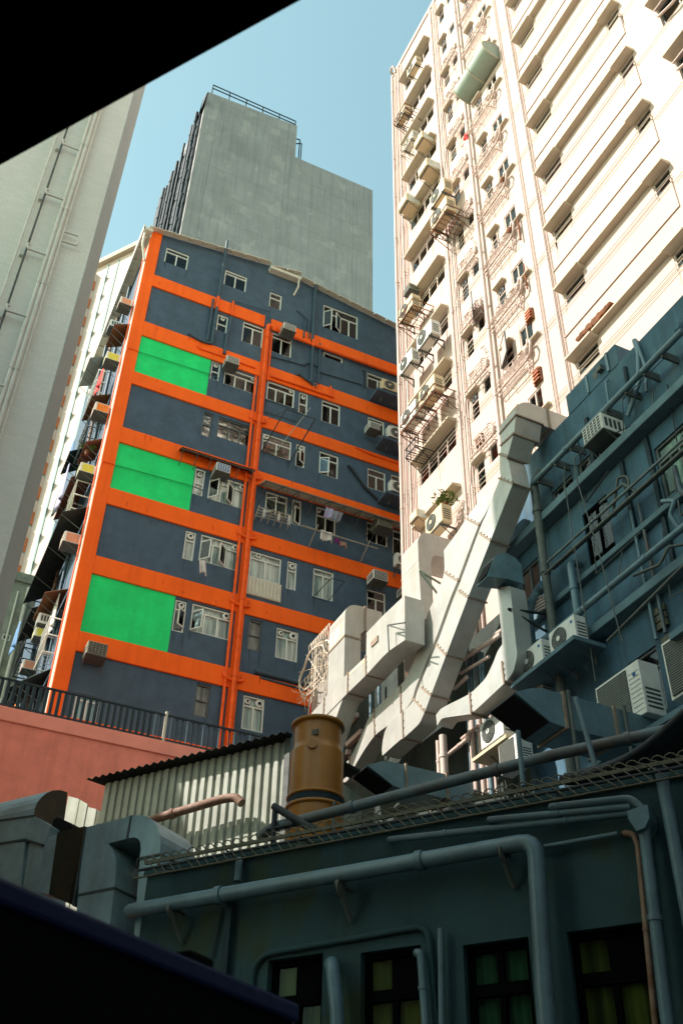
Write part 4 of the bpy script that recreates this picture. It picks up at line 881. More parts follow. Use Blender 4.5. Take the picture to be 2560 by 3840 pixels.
wput(P_box, 'w3', 350, 200, .7, 'pale boxy unit, upper of two beneath the highest hoods', 1.25)
wput(P_box, 'w3', 165, 520, .7, 'pale boxy unit, lower of two near the building edge', 1.25)
wput(P_accream, 'w3', 485, 460, .75, 'cream unit, upper of two large ones against the pipe bundle', 1.25)
wput(P_accream, 'w3', 500, 650, .75, 'cream unit, lower of two large ones against the pipe bundle', 1.35)
wput(P_wacdark, 'w3', 205, 1310, .6, 'small brown vent box on a hood above the caged unit', .8)
wput(P_accream, 'w5', 195, 150, .8, 'cream unit in a rusty barred cage above the round fan unit', 1.2)
wput(P_acsun, 'w5', 365, 400, .75, 'white unit with a big round fan, upper of a staggered pair', 1.2)
wput(P_acsun, 'w5', 195, 640, .75, 'slim white unit, lower left of a staggered pair', 1.1)
wput(P_accream, 'w5', 390, 915, .75, 'cream unit, right on the long rusted cage', 1.2)
wput(P_acsun, 'w5', 220, 1140, .75, 'white fan unit at the left on the long rusted cage', 1.2)
wput(P_accream, 'w7', 455, 750, .7, 'cream fan unit beneath the green window plant', 1.15)
wput(P_box, 'w7', 265, 660, .6, 'small cowl shaped vent unit at the building edge above the ducts', .8)
def wcage(k, pts, dep, mt, label, n=7):
    a = F.hit(k, *pts[0], d=dep); b = F.hit(k, *pts[1], d=dep); t = thing('unit_cage', label, 'cage', F.p((a[0]+b[0])/2, a[1], 0), 'cages on the sunlit white block'); m = MB(); v = (a[1]+b[1])/2
    for o_ in (0, .35): m.tube([F.p(a[0], v+o_, .02), F.p(a[0], v+o_, dep), F.p(b[0], v+o_, dep), F.p(b[0], v+o_, .02)], .018, 5)
    m.tube([F.p(a[0], v-.02, dep*.5), F.p(b[0], v-.02, dep*.5)], .02, 5)
    m.tube([F.p(a[0], v, dep), F.p(a[0], v-.5, .02)], .016, 5); m.tube([F.p(b[0], v, dep), F.p(b[0], v-.5, .02)], .016, 5); m.build('rail', M[mt], t); m = MB()
    for i in range(n): u = a[0]+(b[0]-a[0])*i/(n-1); m.tube([F.p(u, v, .02), F.p(u, v, dep), F.p(u, v+.35, dep)], .010, 4)
    m.build('bar', M[mt], t)
wcage('w1', ((95, 1155), (190, 985)), .85, 'rust', 'purple brown rusted cage by the roof corner of the white block')
wcage('w5', ((125, 258), (262, 50)), .9, 'rust', 'rusty barred cage above the round fan unit')
wcage('w5', ((150, 1255), (460, 845)), .95, 'rust', 'long rusty cage carrying two units low on the white block', 12)
wcage('w1', ((150, 1410), (260, 1250)), .8, 'hood', 'pale cage under the pair of units high on the white block')
wcage('w3', ((425, 750), (580, 590)), .9, 'rust', 'rusty tray cage under the large cream unit by the pipe bundle')
wcage('w5', ((195, 1460), (290, 1350)), .7, 'cable', 'bent dark empty cage over the orange curtained window')
t = thing('vent_louvre', 'rusty louvred vent at the top right corner of a small window, upper one', 'vent', F.p(-15.5, 25.2, 0))
def louv(par, u0, u1, v0, v1):
    m = MB(); m.box(F, u0, u1, v0, v1, 0, .06); m.build('frame', M['rust'], par); m = MB()
    for i in range(4): v = v0+.05+(v1-v0-.1)*i/3; P = F.p; m.hexa([P(u0+.03, v, .14), P(u1-.03, v, .14), P(u1-.03, v+.06, .06), P(u0+.03, v+.06, .06), P(u0+.03, v+.02, .14), P(u1-.03, v+.02, .14), P(u1-.03, v+.08, .06), P(u0+.03, v+.08, .06)])
    m.build('slat', M['peach'], par)
a = F.hit('w5', 1300, 215, d=.06); b = F.hit('w5', 1360, 130, d=.06); louv(t, a[0], b[0], a[1]-.15, a[1]+.3)
t = thing('vent_louvre', 'rusty louvred vent at the right end of the lowest pipe rack', 'vent', F.p(-15.5, 22.4, 0)); a = F.hit('w5', 1375, 800, d=.06); louv(t, a[0], a[0]+.35, a[1]-.05, a[1]+.45)
t = thing('vent_louvre', 'small rusty louvred vent left of the shaded duct head', 'vent', F.p(-18.5, 20.4, 0)); a = F.hit('w5', 835, 1400, d=.06); louv(t, a[0], a[0]+.42, a[1], a[1]+.4)
def sash(a_, b_, k, ang, label):
    u, v = F.hit(k, a_, b_, d=.02); t = thing('open_casement', label, 'window sash', F.p(u, v, 0)); H = F.p(u, 0, .02); s_ = Fr((H.x, H.y), F.ang+ang); m = MB()
    w_, h_ = .75, .85
    m.box(s_, 0, w_, v-h_, v-h_+.04, 0, .035); m.box(s_, 0, w_, v-.04, v, 0, .035); m.box(s_, 0, .04, v-h_+.04, v-.04, 0, .035); m.box(s_, w_-.04, w_, v-h_+.04, v-.04, 0, .035); m.build('frame', M['framedark'], t)
    m = MB(); m.box(s_, .03, w_-.03, v-h_+.03, v-.03, .012, .02); m.build('pane', M['whitetrim'], t)
sash(815, 95, 'w5', -radians(35), 'open white window sash with dark frame beside the main white pipe, upper one')
sash(1060, 470, 'w5', -radians(20), 'open white window sash right of the main white pipe, lower one')
cloth(F, F.hit('w1', 745, 1225, d=.3)[0], F.hit('w1', 745, 1225, d=.3)[1], .26, .35, .3, 'red', 'cloth', 'small red cloth hung among white pipes high on the white block', 'cloth')
leaves('window_plant', F.p(*F.hit('w7', 560, 480, d=.5), .5), .42, 170, 'yellow green plant growing on a ledge of the white block', .07)
M['leaf2'] = M['leaf']

stains(white, WHI, [(random.uniform(-22.2, -19.9), 46.94-2.72*k-1.0) for k in range(10) for _ in range(3)]+[(random.choice((-14.0, -13.2, -10.2, -9.65))+random.uniform(-.05, .05), z-.62) for z in ZH for _ in range(3)]+[(random.uniform(-18.9, -15.5), random.uniform(20, 46)) for _ in range(30)], 'whitestain', .002, (.03, .1), (.2, .9))
# ================================================================ dark annex with its pipes (x = 12)
F = ANN
ann = thing('annex_building', 'shaded blue grey annex full of pipes below the white tower', 'building', (12, 10, 0))
aw = [F.hits([('w8', 400, 380), ('w8', 600, 470)]), F.hits([('w8', 610, 240), ('w8', 860, 180)])]
holes = [(-16.1, -15.3, 12.75, 13.9), (-15.15, -14.95, 12.75, 13.9), (-14.5, -13.7, 14.75, 15.2), (-13.5, -12.4, 14.75, 15.25), (-13.6, -12.75, 12.4, 13.9), (-11.2, -10.0, 12.6, 13.9), (-13.0, -12.2, 8.6, 9.9), (-11.0, -9.6, 8.8, 10.0)]
m = MB(); grid_wall(m, F, -16.4, 8, -6, 16.8, holes, 0, .35); m.cube(12.36, 14.5, -8, 16.4, 0, Z0+16.79)
m.build('annex_wall', M['annex'], ann)
m = MB(); m.box(F, -16.4, 8, 16.8, 16.83, -.6, .0); m.build('parapet_top', M['annex'], ann)
window(ann, F, *holes[0], cdep=.05, cols=2, transom=0, fm='framedark', cm='curtyel', gm='glassteal'); window(ann, F, *holes[1], cdep=.03, cols=1, transom=0, fm='framedark', cm='curtdark')
window(ann, F, *holes[2], cdep=.05, cols=2, transom=0, fm='framedark', cm='curtdark'); window(ann, F, *holes[3], cdep=.03, cols=3, transom=0, fm='framedark', cm='curtdark')
window(ann, F, *holes[4], cdep=.05, cols=2, transom=0, fm='frameblack', cm='curtyel'); window(ann, F, *holes[5], cdep=.03, cols=2, transom=.3, fm='framedark', cm='curtdark', gm='glassdark'); window(ann, F, *holes[6], cdep=.03, cols=2, transom=.3, fm='framedark', cm='curtdark'); window(ann, F, *holes[7], cdep=.03, cols=3, transom=.3, fm='framedark', cm='curtdark')
for z, h in ((14.35, .22), (10.75, .2), (12.25, .14)):
    m = MB(); m.box(F, -16.3 if z > 11 else -14.2, 8, z, z+h, 0, .32 if z != 12.25 else .15); m.build('ledge', M['sill'], ann, .02)
for u, v0, v1 in ((-12.1, 12.4, 14.3), (-11.3, 10.9, 14.3), (-9.75, 10.9, 14.3), (-12.9, 14.6, 16.2)):
    m = MB(); m.box(F, u-.05, u+.05, v0, v1, 0, .07); m.build('fin', M['navy'], ann)
def ap(pts, r, mt='pipe', d=.3, col=0, name='drain_pipe'):
    if mt == 'pipe': mt = random.choice(('pipe', 'pipe', 'pipegrey', 'pipegrey', 'bracket', 'rustpipe2'))
    m = MB(); m.pipe([F.p(u, v, q[0] if q else d) for u, v, *q in pts], r, 12, col); return m.build(name, M[mt], ann)
ap([(-14.68, 15.95, .1), (-14.66, 15.5, .35), (-14.62, 7.0, .35)], .097, col=1.55)
ap([(-14.6, 15.42), (-9.4, 15.42)], .07, col=2.4, d=.42); ap([(-14.6, 11.35), (-8.6, 11.35)], .07, col=2.0, d=.40)
ap([(-14.62, 11.3), (-15.8, 11.3), (-15.8, 12.3)], .09, d=.45, col=.7); ap([(-15.35, 11.3), (-15.35, 12.4, .4), (-15.0, 12.7, .3), (-14.8, 12.7, .35)], .11, d=.42)
ap([(-13.85, 12.75, .05), (-13.85, 12.7, .3), (-13.85, 11.4)], .085, d=.3, col=.8)
for o_, r_ in ((0, .055), (.12, .03), (-.14, .03), (-.24, .03)):
    ap([(-14.5, 13.0+o_), (-8.8, 13.0+o_)], r_, d=.25+abs(o_), col=1.3, mt='pipe' if o_ else 'bracket')
ap([(-12.6, 13.4), (-12.55, 13.35, .4), (-11.8, 13.3, .4), (-11.6, 13.0)], .03, 'bracket'); ap([(-12.3, 13.05), (-11.9, 13.55, .4), (-11.75, 13.5), (-11.75, 13.1)], .03, 'bracket')
for u in (-12.05, -11.8): ap([(u, 12.9), (u, 9.9)], .035, d=.1, col=.9)
ap([(-13.35, 15.1, .1), (-13.3, 14.95, .5), (-13.42, 14.7, .5), (-13.4, 9.6, .5)], .013, 'bracket', d=.5); ap([(-12.95, 15.4, .1), (-12.95, 14.8, .55), (-12.95, 14.2, .55), (-12.6, 12.0, .6), (-12.4, 9.9, .6)], .013, 'bracket', d=.5)
ap([(-10.6, 12.9), (-10.6, 12.3), (-10.45, 12.05), (-10.45, 11.4)], .05, d=.2); ap([(-10.75, 11.5, .3), (-10.8, 11.8, .4), (-10.6, 12.0, .4), (-10.9, 12.2, .4)], .045)
ap([(-12.0, 16.6, .05), (-12.0, 16.5, .12), (-12.05, 15.5, .12)], .03, d=.12); ap([(-11.0, 16.8, -.1), (-11.0, 16.95, .05), (-10.9, 16.4, .12), (-11.05, 15.6, .14), (-11.5, 15.0, .2)], .05, d=.12); ap([(-10.9, 16.7, .1), (-10.8, 15.9, .12), (-10.9, 15.2, .14)], .035, d=.12)
ap([(-11.45, 16.5, .02), (-11.48, 15.4, .06)], .05, 'navy', .06)
ap([(-11.8, 11.0, .6), (-11.2, 10.9, .5), (-10.9, 11.1, .5), (-10.4, 11.0, .2)], .03, 'bracket'); ap([(-13.0, 10.3, .4), (-10.6, 10.55, .5)], .03, 'bracket')
ap([(-11.85, 14.76, .3), (-11.3, 14.6, .25), (-10.9, 14.75, .1)], .012, 'cable', name='cable')
m = MB(); m.box(F, -13.48, -11.6, 16.8, 17.42, -.5, .02); m.build('rooftop_cabinet', M['annex'], ann, .02)
m = MB(); m.box(F, -12.7, -12.64, 16.83, 17.38, .02, .05); m.box(F, -11.95, -11.88, 16.83, 17.40, .02, .06); m.build('cabinet_rib', M['pipe'], ann)
m = MB(); m.box(F, -12.2, -12.05, 17.0, 17.15, .02, .14); m.box(F, -12.45, -12.3, 17.02, 17.25, .02, .03); m.build('floodlight', M['bracket'], ann)
q = F.hit('w6', 1520, 255, d=.1); m = MB(); P = F.p(q[0], q[1], 0); m.tube([P, P+F.N*.05, P+F.N*.14], [.17, .17, .08], 16); m.build('vent_cowl', M['annex'], ann)
AG = 'air conditioners on the shaded annex'
put(P_wac, F, -12.16, 14.78, .62, 'boxy unit with square grid on the upper ledge of the dark annex', AG, 1.15)
put(P_aclogo, F, -13.88, 10.48, .75, 'outdoor unit with coiled guard and round blue badge, right of two on the long shelf', AG, 1.02)
put(P_aclogo, F, -14.93, 10.48, .80, 'outdoor unit with badge and dark round fan, left on the long shelf', AG, 1.02)
a_, b_ = F.hit('dC', 640, 1410, d=1.0), F.hit('dC', 1085, 1095, d=1.0); sc_ = abs(b_[0]-a_[0])/1.0; put(P_acbig, F, (a_[0]+b_[0])/2, (a_[1]+b_[1])/2-.86*sc_, 1.0, 'large outdoor unit with louvred side panel on the lower shelf', AG, sc_)
a_ = F.hit('dC', 1330, 945, d=1.0); put(P_acbig, F, a_[0]+.62, a_[1]-.86*1.25, 1.0, 'large dark outdoor unit cut off by the right edge of the photo', AG, 1.25)
q = F.hit('dB', 600, 1330, d=.7); put(P_acsun, F, q[0], q[1]-.02, .7, 'sunlit white outdoor unit under the curved duct', AG, 1.05)
q = F.hit('dB', 770, 1540, d=.7); put(P_acbig, F, q[0], q[1]-.1, .7, 'half sunlit grey unit with mesh front, just above the large horizontal pipe', AG, .8)
q = F.hit('dB', 960, 830, d=.5); put(P_ac, F, q[0], q[1]-.25, .5, 'partly hidden outdoor unit behind the black rain hood', AG, .8)
m = MB(); m.box(F, -15.5, -13.3, 10.36, 10.45, .2, .95); m.build('shelf', M['sill'], ann); m = MB(); m.box(F, -13.2, -9.0, 7.6, 7.7, .1, 1.15); m.build('shelf', M['sill'], ann)
m = MB(); m.box(F, -10.7, -9.0, 8.86, 8.98, .1, 1.15); m.build('shelf', M['sill'], ann)
q = F.hit('dB', 600, 1380, d=.6); m = MB(); m.box(F, q[0]-.6, q[0]+.75, q[1]-.12, q[1]-.05, .1, .75); m.build('shelf', M['accream'], ann)
q = F.hits([('dC', 1215, 590), ('dC', 1385, 920)], d=.1); m = MB()
for i in range(4):
    for j in range(5):
        if random.random() < .75: u = q[0][0]+(q[1][0]-q[0][0])*i/4; v = q[1][1]+(q[0][1]-q[1][1])*j/5; m.box(F, u+.02, u+.17, v+.02, v+.15, .02, .05+random.random()*.03)
m.build('broken_vent', M['wire'], ann)
# pipe clutter lit by the sun at the bottom of the wall
for i in range(11):
    a = ('dB', 370+i*22, 1120+(i % 3)*20); u, v = F.hit(*a, d=.15+.04*(i % 3)); ap([(u, v+.3), (u, v-1.7)], .022+.018*(i % 3), 'pipewhite' if i % 4 else 'pipe', .15+.04*(i % 3), .9)
for a, b, r_ in ((('dB', 100, 1320), ('dB', 120, 1568), .05), (('dB', 145, 1270), ('dB', 165, 1568), .085)):
    p_ = F.hit(*a, d=1.0); ap([(p_[0], p_[1]), (p_[0], p_[1]-3)], r_, 'pipewhite', 1.0, .8)
for a, b, r_ in ((('dB', 620, 350), ('dB', 690, 300), .05), (('dB', 340, 560), ('dB', 680, 340), .06), (('dB', 310, 700), ('dB', 570, 545), .04), (('dB', 200, 1440), ('dB', 400, 1280), .05), (('dB', 250, 840), ('dB', 370, 730), .05), (('dB', 320, 1300), ('dB', 470, 1180), .04)):
    p_, q_ = F.hit(*a, d=.3), F.hit(*b, d=.3); ap([p_, q_], r_, 'pipewhite', .3, .7)
for i in range(5):
    p_, q_ = F.hit('dB', 950+i*14, 55+i*22, d=.3), F.hit('dB', 1060+i*14, -15+i*22, d=.3); ap([p_, q_], .03, 'pipewhite', .3)
for i in range(6):
    p_ = F.hit('dB', 370+i*28, 480+(i % 2)*30, d=.1); ap([p_, (p_[0]+.02, p_[1]-1.6)], .04, 'pipe', .12, .8)

for i in range(16):
    u = random.uniform(-14.3, -9.0); v = random.uniform(11.6, 16.2); pts = [(u, v, .03)]
    for j in range(random.choice((2, 3))):
        if j % 2: u += random.uniform(.3, 1.6)
        else: v -= random.uniform(.4, 1.8)
        pts.append((u, max(v, 8.5), random.uniform(.04, .3)))
    ap(pts, random.choice((.009, .012, .018)), random.choice(('cable', 'bracket', 'pipe')), name='cable')
for i in range(9):
    u = -14.4+i*.62+random.uniform(-.1, .1); m = MB(); m.box(F, u, u+.05, 15.3, 15.5, 0, .42); m.build('pipe_clip', M['bracket'], ann)
# ================================================================ ducts
def poly_duct(name, label, xf, pts, th, mt='galv', side=None, group='sheet metal ducts climbing the annex', seams=(), bev=.015):
    f = duct(xf); q = f.hits(pts); o = MB().ext(f, q, -th, 0).build(name, M[mt], None, bev); tag(o, label, 'duct', group); 
    return f, q
def soften(p, lim=55):      # round the gentle bends of an outline, keep its square corners
    out = []; n = len(p)
    for i in range(n):
        a, b, c = Vector(p[i-1]), Vector(p[i]), Vector(p[(i+1) % n]); u, v = (b-a), (c-b)
        if u.length < 1e-6 or v.length < 1e-6: out.append(tuple(b)); continue
        an = math.degrees(u.angle(v))
        if 6 < an < lim:
            A = b-u*.3; B = b+v*.3
            for k in range(5): t = k/4; out.append(tuple(A*(1-t)**2+b*2*t*(1-t)+B*t*t))
        else: out.append(tuple(b))
    return out
def duct_thing(label, xf, parts, seams=(), group='sheet metal ducts climbing the annex', mt='galv', bolts=True):
    f = duct(xf); first = f.hit(*parts[0][0][0]); t = thing('air_duct', label, 'duct', f.p(first[0], first[1]-.5, 0), group)
    for pts, th, *mm in parts:
        MB().ext(f, soften(f.hits(pts)), -th, 0).build('duct_section', M[mm[0] if mm else mt], t, .015)
    for a, b, th in seams:
        p, q = f.hit(*a), f.hit(*b); m = MB(); A, B = f.p(*p, .0), f.p(*q, .0); dn = (B-A).normalized(); up = Vector((0, 0, 1)); n_ = f.N.cross(dn).normalized()*.022
        P = [A-dn*.03, B+dn*.03]
        m.hexa([P[0]-n_+f.N*.025, P[1]-n_+f.N*.025, P[1]-n_-f.N*(th+.03), P[0]-n_-f.N*(th+.03), P[0]+n_+f.N*.025, P[1]+n_+f.N*.025, P[1]+n_-f.N*(th+.03), P[0]+n_-f.N*(th+.03)])
        if bolts:
            for k in (.08, .36, .64, .92): C = A.lerp(B, k); m.tube([C+n_*1.2, C+n_*2.6], .02, 6)
        m.build('flange', M['flange'], t)
    return t, f
M['flange'] = mat('duct_flange', (.30, .22, .16), .6, .4, 6.)
# D1: the long diagonal duct, right strip, with its shaded upper leg
D1 = [('w7', 1060, 280), ('w7', 1180, 325), ('w7', 975, 850), ('w7', 770, 1370), ('dA', 1450, 530), ('dA', 1310, 900), ('dA', 1255, 1050), ('dA', 1205, 1160), ('dA', 1130, 1230), ('dA', 1060, 1292), ('dA', 1052, 1050), ('dA', 1110, 1000), ('dA', 1165, 930), ('dA', 1190, 850), ('dA', 1395, 350), ('dA', 1520, 0), ('w7', 705, 1215), ('w7', 890, 705), ('w7', 935, 615), ('w7', 1000, 430)]
D1b = [('dA', 1048, 1056), ('dA', 1056, 1296), ('dA', 1035, 1302), ('dA', 865, 1455), ('dA', 860, 1400), ('dA', 868, 1320), ('dA', 885, 1240), ('dA', 915, 1170), ('dA', 955, 1128)]
U1 = [('w7', 1058, 62), ('w7', 1132, 85), ('w7', 1178, 322), ('w7', 1062, 278)]
U2 = [('w5', 1074, 1346), ('w5', 1186, 1242), ('w5', 1132, 1455), ('w5', 1062, 1432)]
U3 = [('w5', 1064, 1238), ('w5', 1210, 1068), ('w5', 1188, 1240), ('w5', 1072, 1344)]
t, f = duct_thing('longest diagonal sunlit duct with a shaded blue head bending into the annex roof', 11.0, [(D1, .48), (D1b, .48), (U1, .48), (U2, .60), (U3, .72)],
    [(('w7', 1058, 280), ('w7', 1180, 325), .48), (('w7', 880, 785), ('w7', 975, 850), .48), (('w7', 690, 1315), ('w7', 770, 1372), .48), (('dA', 1365, 440), ('dA', 1450, 530), .48), (('dA', 1230, 830), ('dA', 1312, 900), .48), (('dA', 1150, 930), ('dA', 1255, 1050), .48), (('dA', 1052, 1054), ('dA', 1058, 1292), .48), (('w7', 1056, 60), ('w7', 1132, 84), .5), (('w5', 1074, 1346), ('w5', 1186, 1242), .66), (('w5', 1064, 1238), ('w5', 1210, 1068), .74)])
a = f.hit('w5', 1064, 1238); b = f.hit('w5', 1210, 1068); vt = b[1]; v0 = a[1]-.0
m = MB(); pr = [(11.0, vt-.02)]+[(11.0+.5-.5*cos(pi/2*i/8), vt+.05+.55*sin(pi/2*i/8)) for i in range(9)]+[(12.6, vt+.60), (12.6, vt-.02)]
m.loft([[Vector((x, -a[0], z+Z0)) for x, z in pr], [Vector((x, -b[0], z+Z0)) for x, z in pr]], True); m.build('duct_head', M['galv'], t, .012)
m = MB(); m.cube(11.93, 11.98, -b[0]-.03, -a[0]+.03, Z0+vt-.04, Z0+vt+.64); m.build('flange', M['flange'], t)
# D2: the left strip
D2 = [('w7', 930, 420), ('w7', 1000, 440), ('w7', 925, 610), ('w7', 865, 705), ('w7', 675, 1215), ('dA', 1490, 0), ('dA', 1365, 350), ('dA', 1165, 840), ('dA', 1142, 935), ('dA', 1100, 1000), ('dA', 1046, 1058), ('dA', 950, 1150), ('dA', 795, 1265), ('dA', 700, 1400), ('dA', 600, 1568), ('dA', 540, 1700), ('dA', 440, 1700), ('dA', 480, 1568), ('dA', 570, 1480), ('dA', 690, 1230), ('dA', 730, 1120), ('dA', 790, 1035), ('dA', 945, 890), ('dA', 1085, 750), ('dA', 1160, 560), ('dA', 1220, 385), ('dA', 1277, 148), ('w7', 470, 1370), ('w7', 555, 1150), ('w7', 548, 940), ('w7', 680, 760), ('w7', 790, 590)]
t, f = duct_thing('diagonal duct left of the longest one, turning level and then down past the amber tank', 11.08, [(D2, .44)], [(('dA', 1032, 822), ('dA', 1038, 1062), .44), (('dA', 790, 1035), ('dA', 796, 1265), .44), (('dA', 565, 1470), ('dA', 568, 1640), .44), (('w7', 760, 650), ('w7', 868, 706), .3), (('w7', 560, 1145), ('w7', 676, 1218), .3)])
fp = duct(12.6); q = fp.hits([('dA', 190, 1150), ('dA', 540, 800), ('dA', 716, 640), ('dA', 1000, 350)])
t = thing('podium_shade_wall', 'dark grimy podium wall with shadow put into its colour, behind the level duct', 'wall', fp.p(q[1][0], -6, 0)); m = MB(); m.ext(fp, [(q[0][0], -6)]+q+[(q[3][0], -6)], -.3, 0); m.build('wall_face', M['podium'], t)  # same sheet of painted shade, carried left under the level duct
for a, b in ((('dA', 480, 1235), ('dA', 650, 1060)), (('dA', 500, 1400), ('dA', 700, 1215)), (('dA', 490, 1470), ('dA', 580, 1400))):
    p_, q_ = fp.hit(*a), fp.hit(*b); m = MB(); m.ext(fp, [p_, q_, (q_[0], q_[1]-.16), (p_[0], p_[1]-.16)], .002, .14); m.build('ledge', M['whitetrim'], t)
m = MB()
for a, b in ((('dA', 835, 770), ('dA', 840, 1000)), (('dA', 760, 900), ('dA', 765, 1130)), (('dA', 505, 1340), ('dA', 500, 1568))):
    p_, q_ = fp.hit(*a, d=.2), fp.hit(*b, d=.2); m = MB(); m.tube([fp.p(*p_, .2), fp.p(p_[0], q_[1], .2)], .06, 8); m.build('drain_pipe', M['pipe'], t)
# D0: broad flat duct with rounded elbow
f0 = duct(11.3); L0, R0 = f0.hit('w7', 165, 990)[0], f0.hit('w7', 310, 868)[0]; zt = f0.hit('w7', 310, 868)[1]
t = thing('air_duct', 'broad flat duct with a rounded top by the corner of the white tower', 'duct', f0.p(R0, zt-4, 0), 'sheet metal ducts climbing the annex')
pts = [('w7', 165, 992), ('w7', 310, 868), ('w7', 318, 1100), ('w7', 345, 1568), ('dA', 1218, 200), ('dA', 1222, 360), ('dA', 1160, 560), ('dA', 1105, 695), ('dA', 1085, 690), ('dA', 1066, 655), ('dA', 1070, 230), ('dA', 1061, -22)]
MB().ext(f0, f0.hits(pts), -.38, 0).build('duct_section', M['galv'], t, .015)
m = MB(); pr = [(11.295, zt-.01)]+[(11.295+.42-.42*cos(pi/2*i/8), zt+.45*sin(pi/2*i/8)) for i in range(9)]+[(12.98, zt+.45), (12.98, zt-.25), (11.85, zt-.25), (11.72, zt-.35), (11.683, zt-.6), (11.295, zt-.6)]
m.loft([[Vector((x, -R0-.0, z+Z0)) for x, z in pr], [Vector((x, -L0, z+Z0)) for x, z in pr]], True); m.build('elbow', M['galv'], t, .012)
m = MB(); 
for pa, pb in (((11.29, zt-.95, R0+.02), (12.3, zt-1.3, R0+.02)), ((11.35, zt-1.0, R0+.02), (12.2, zt-1.95, R0+.02)), ((12.2, zt-1.2, R0+.02), (12.2, zt-2.0, R0+.02))): m.tube([Vector((pa[0], -pa[2], pa[1]+Z0)), Vector((pb[0], -pb[2], pb[1]+Z0))], .035, 6)
m.build('bracket', M['canopygreen'], t)
m = MB(); m.cube(11.26, 11.7, -R0-.02, -L0+.02, Z0+zt-2.6, Z0+zt-2.55); m.build('flange', M['flange'], t)
# H2: level duct with rust edge, stepping down to the left; H1: upright duct with rusty rounded top
H2 = [('dA', 140, 1170), ('dA', 175, 1110), ('dA', 335, 930), ('dA', 360, 890), ('dA', 555, 692), ('dA', 716, 540), ('dA', 720, 325), ('dA', 870, 168), ('dA', 1070, -20), ('dA', 1072, 392), ('dA', 905, 506), ('dA', 718, 712), ('dA', 545, 880), ('dA', 330, 1102), ('dA', 305, 1112), ('dA', 150, 1290)]
xh = 10.4
t, f = duct_thing('level sunlit duct with rusty edge running left above the amber tank', xh, [(H2, .55)], [(('dA', 714, 540), ('dA', 716, 712), .5), (('dA', 552, 692), ('dA', 546, 880), .5), (('dA', 335, 930), ('dA', 326, 1100), .5)])
m = MB(); q = f.hits([('dA', 555, 700), ('dA', 700, 560)], d=.01); m.ext(f, [q[0], q[1], (q[1][0], q[1][1]-.12), (q[0][0], q[0][1]-.05)], .001, .006); m.build('rust_stain', M['rustduct'], t)
m = MB(); q = [f.hit('dA', 915, 255, d=.2), f.hit('dA', 1062, 300, d=.2), f.hit('dA', 1072, 232, d=.2), f.hit('dA', 925, 490, d=.2)]; P = [f.p(*a, .2) for a in q]
m.tube([P[0], P[1]], .02, 5); m.tube([P[0], P[2]], .02, 5); m.tube([P[0], P[3]], .02, 5); m.build('bracket', M['bracket'], t)
m = MB(); q = [f.hit('dA', 765, 420), f.hit('dA', 830, 350), f.hit('dA', 830, 400), f.hit('dA', 770, 460)]; m.ext(f, q, .0, .03); m.build('access_plate', M['flange'], t)
f1 = duct(10.42); L1 = f1.hit('dA', 372, 500)[0]; R1 = f1.hit('dA', 520, 350)[0]; zk = f1.hit('dA', 520, 350)[1]; zt = f1.hit('dA', 535, 165)[1]; zb = f1.hit('dA', 510, 735)[1]
t = thing('air_duct', 'upright duct with a rust stained rounded top beside the coils of wire', 'duct', f1.p(R1, zb, 0), 'sheet metal ducts climbing the annex')
th = .50
m = MB(); m.ext(f1, [(L1, zk), (R1, zk), (R1, zb-.6), (L1, zb-1.6)], -th, 0); m.build('duct_section', M['galv'], t, .012)
pr = [(10.42, zk+.004)]+[(10.42+.4-.4*cos(pi/2*i/8), zt+.12+.38*sin(pi/2*i/8)) for i in range(9)]+[(11.6, zt+.5), (11.6, zk+.35), (11.05, zk+.35), (10.42+th, zk+.2), (10.42+th, zk+.004)]
m = MB(); m.loft([[Vector((x, -L1, z+Z0)) for x, z in pr], [Vector((x, -R1, z+Z0)) for x, z in pr]], True); m.build('elbow', M['rustduct2'] if 'rustduct2' in M else M['galv'], t, .012)
m = MB(); m.box(f1, L1+.04, R1-.03, zk+.03, zk+.55, .001, .005); m.build('rust_stain', M['rustduct'], t)
m = MB(); m.box(f1, L1-.02, R1+.02, zk-.03, zk+.03, -th-.02, .02); m.build('flange', M['flange'], t)
m = MB(); m.cube(11.02, 11.08, -R1-.03, -L1+.03, Z0+zk+.33, Z0+zt+.54); m.build('flange', M['flange'], t)
# lower left blunt end of the level duct
t, f = duct_thing('short duct stub with pink tape at the far left end of the level duct', 10.9, [([('dA', 178, 1100), ('dA', 185, 935), ('dA', 235, 850), ('dA', 350, 745), ('dA', 345, 925)], .5)], ())
m = MB(); q = f.hit('dA', 205, 960, d=.03); m.box(f, q[0]-.03, q[0]+.04, q[1]-.75, q[1], .005, .03); m.build('pink_tape', M['red'], t)
# D3: J shaped duct with rain cowl
D3 = [('w7', 1032, 1285), ('w7', 1148, 1268), ('dB', 775, 0), ('dB', 815, 430), ('dB', 828, 500), ('dB', 822, 570), ('dB', 790, 690), ('dB', 710, 790), ('dB', 410, 1070), ('dB', 330, 1082), ('dB', 140, 1108), ('dB', 110, 1150), ('dB', 92, 1180), ('dB', 83, 1080), ('dB', 130, 1018), ('dB', 400, 885), ('dB', 540, 745), ('dB', 612, 590), ('dB', 645, 500), ('dB', 690, 430), ('dB', 688, 370), ('dB', 650, 0)]
t, f = duct_thing('hook shaped sunlit duct with a black rain cowl on top, right of the longest duct', 10.95, [(D3, .40)], [(('dB', 395, 885), ('dB', 408, 1070), .36), (('dB', 690, 600), ('dB', 712, 790), .36)])
a = f.hit('w7', 1040, 1280); b = f.hit('w7', 1148, 1262); m = MB()
pr = [(10.4, a[1]-.15), (10.62, a[1]+.42), (10.72, a[1]+.55), (10.95, a[1]+.66), (11.2, a[1]+.6), (11.33, a[1]+.45), (11.35, a[1]-.05), (10.95, a[1]-.05)]
